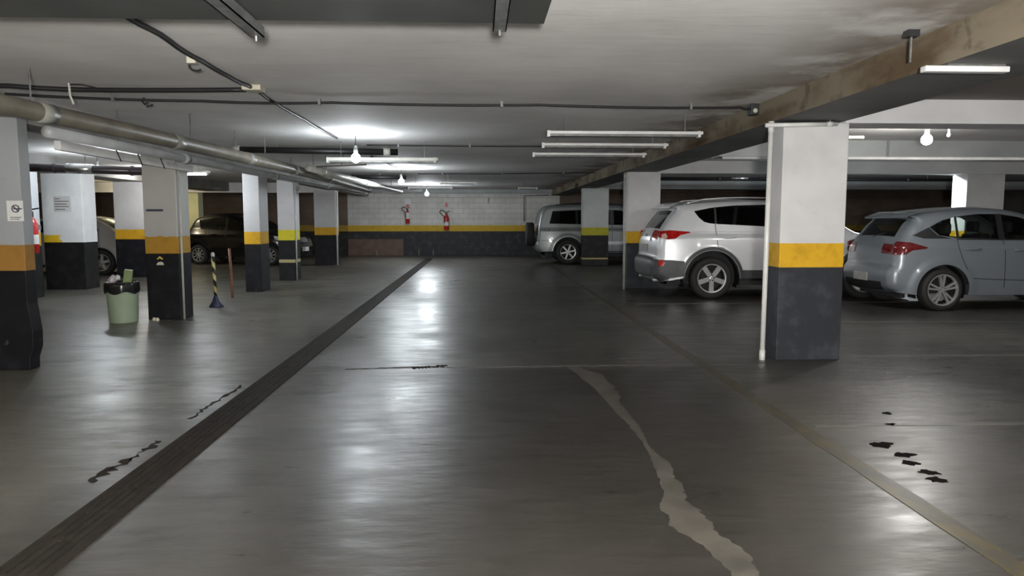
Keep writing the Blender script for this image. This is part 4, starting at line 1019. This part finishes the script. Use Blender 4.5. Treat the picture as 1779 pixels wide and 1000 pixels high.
# signs on columns
t = thing('notice_sign', 'small no-smoking notice taped on the left edge column', 'sign', (-4.095, 6.592, 1.42))
obj('sheet', box((-.075, 0, -.08), (.065, .006, .10)), M['paper'], t)
obj('ring_symbol', lathe([(.026, -.003), (.035, -.003), (.035, 0), (.026, 0)], 24, 'y', (0, 0, .03)), M['ink'], t)
bm = bmesh.new(); add_prism(bm, [(-.025, .05), (-.018, .056), (.03, .008), (.023, .002)], -.003, 0); add_box(bm, (-.02, -.003, .024), (.055, 0, .034)); obj('symbol_bar', bm, M['ink'], t)
bm = bmesh.new(); add_box(bm, (-.05, -.002, -.05), (.045, 0, -.043)); add_box(bm, (-.05, -.002, -.065), (.03, 0, -.058)); obj('text_line', bm, M['steel'], t)
t = thing('notice_sign', 'white sheet with grey lines of text on the bright left column', 'sign', (-8.03, 14.342, 1.67))
obj('sheet', box((-.16, 0, -.16), (.16, .006, .14)), M['paper'], t)
bm = bmesh.new()
for k, w in enumerate((.05, .14, .12, .14, .1)): add_box(bm, (-.14, -.003, .08 - k * .05), (-.14 + w * 1.9, 0, .095 - k * .05))
obj('text_line', bm, M['steel'], t)
tag(obj('name_tag', box((-4.46, 9.911, 1.465), (-4.24, 9.921, 1.495)), M['ink']), 'narrow dark tag on the aged column', 'tag')
t = thing('sticker', 'small yellow and pale emblem sticker low on the aged column', 'sticker', (-4.31, 9.915, .79))
bm = bmesh.new(); add_prism(bm, [(-.045, .035), (0, .075), (.045, .035), (.02, .03), (0, .05), (-.02, .03)], 0, .006); obj('upper_mark', bm, M['yellow'], t)
bm = bmesh.new(); add_prism(bm, [(-.05, -.045), (.05, -.045), (.04, -.01), (.012, .0), (-.03, -.01)], 0, .006); obj('lower_mark', bm, M['cream'], t)

# ------------------------------------------------------------------ bin, posts, litter
t = thing('waste_bin', 'pale green cylindrical bin with a black bag over its rim', 'bin', (-4.72, 9.70, 0))
obj('bin_body', lathe([(.0005, 0), (.17, 0), (.175, .02), (.195, .5), (.2, .52), (.19, .52), (.17, .05)], 28, 'z'), M['green'], t, True)
bm = bmesh.new()
prof = [(.206, .40), (.212, .44), (.208, .50), (.203, .535), (.185, .54), (.17, .50), (.15, .42)]
add_lathe(bm, prof, 36, 'z')
for v in bm.verts:
    a_ = math.atan2(v.co.y, v.co.x); k = 1 + .025 * math.sin(9 * a_) + .015 * math.sin(17 * a_ + 1); v.co.x *= k; v.co.y *= k
    if v.co.z < .42: v.co.z += .018 * math.sin(5 * a_)
bm.verts.ensure_lookup_table(); obj('bin_bag', bm, M['bag'], t, True)
def crumple(name, loc, r, m_, label, cat, parent=None):
    bm = bmesh.new(); bmesh.ops.create_icosphere(bm, subdivisions=2, radius=r)
    for v in bm.verts: v.co *= random.uniform(.65, 1.15)
    o = obj(name, bm, m_); o.location = loc
    return tag(o, label, cat)
crumple('paper_ball', (-4.83, 9.68, .57), .06, M['litter'], 'crumpled pale paper in the bin, left', 'litter')
crumple('paper_ball', (-4.74, 9.63, .60), .04, M['paper'], 'small crumpled white paper at the front of the bin', 'litter')
crumple('paper_ball', (-4.70, 9.76, .515), .05, M['bag'], 'dark crumpled rubbish in the middle of the bin', 'litter')
o = tag(obj('carton', box((-.05, -.04, -.1), (.05, .04, .1)), M['greenbox'], bevel=.006), 'green carton standing up in the bin', 'carton'); o.location = (-4.62, 9.66, .60); o.rotation_euler = (.1, .15, .3)
for i, (x, y, l) in enumerate([(-4.37, 9.80, 'scrap of pale litter on the floor at the foot of the aged column, left'), (-4.31, 9.76, 'scrap of pale litter on the floor at the foot of the aged column, right')]):
    crumple('paper_scrap', (x, y, .022), .03, M['cream'], l, 'litter')
t = thing('warning_post', 'yellow and black striped warning post on a dark conical foot', 'post', (-4.10, 11.35, 0))
obj('base', lathe([(.11, 0), (.11, .015), (.06, .09), (.03, .17), (.022, .19)], 20, 'z', cap=True), M['blue_dark'], t, True)
m, nt, b = new_mat('hazard_stripes'); N = NB(nt)
tc = N.node('ShaderNodeTexCoord'); sx = N.node('ShaderNodeSeparateXYZ'); N.link(tc.outputs['Object'], sx.inputs[0])
ang = N.math('ARCTAN2', sx.outputs[1], sx.outputs[0])
s_ = N.math('FRACT', N.math('ADD', N.math('MULTIPLY', sx.outputs[2], 5.2), N.math('MULTIPLY', ang, 1 / (2 * math.pi))))
N.link(N.mix(N.step(s_, .49, .51), (.55, .48, .2), (.012, .012, .012)), b.inputs['Base Color']); setp(b, rough=.45)
obj('shaft', lathe([(.024, .17), (.024, .80)], 18, 'z', cap=True), m, t, True)
obj('cap', lathe([(.027, .79), (.03, .82), (.02, .85), (.0005, .855)], 16, 'z'), M['old_white'], t, True)
t.rotation_euler = (0, R(-2), 0)
tag(obj('wooden_stick', tube([(-4.30, 12.68, 0), (-4.31, 12.69, .42), (-4.335, 12.70, .86)], .022, 10), M['wood'], smooth=True), 'thin reddish stick standing upright right of the striped post', 'stick')
tag(obj('plywood_sheet', box((-5.0, 27.74, .0), (-2.9, 27.795, .62)), mat('brown_board', (.10, .06, .045), .6, scale=4, var=.3)), 'brown board leaning on the dark foot of the back wall at left', 'board')
for x, l in ((-2.3, 'left'), (-1.75, 'middle one'), (-3.9, 'leftmost, near the board')):
    tag(obj('wheel_stop_post', tube([(x, 27.55, 0), (x, 27.55, .22)], .025, 8), M['brown_pipe']), 'short stub post at the foot of the back wall, %s' % l, 'post')

# ------------------------------------------------------------------ camera
cam = bpy.data.cameras.new('camera'); co = bpy.data.objects.new('camera', cam); COL.objects.link(co)
cam.sensor_width = 36; cam.lens = 36 * 1250 / 1779; cam.clip_start = .02; cam.clip_end = 200
co.location = (0, 0, 1.35); co.rotation_euler = (R(90) - math.atan(118 / 1250), 0, R(-2.6))
SC.camera = co
w = bpy.data.worlds.new('world'); SC.world = w; w.use_nodes = True
w.node_tree.nodes['Background'].inputs[0].default_value = (.01, .011, .012, 1); w.node_tree.nodes['Background'].inputs[1].default_value = .2
vs = SC.view_settings; vs.view_transform = 'Standard'; vs.look = 'None'; vs.exposure = 1.6; vs.gamma = 1; vs.use_curve_mapping = False
SC.cycles.use_denoising = True
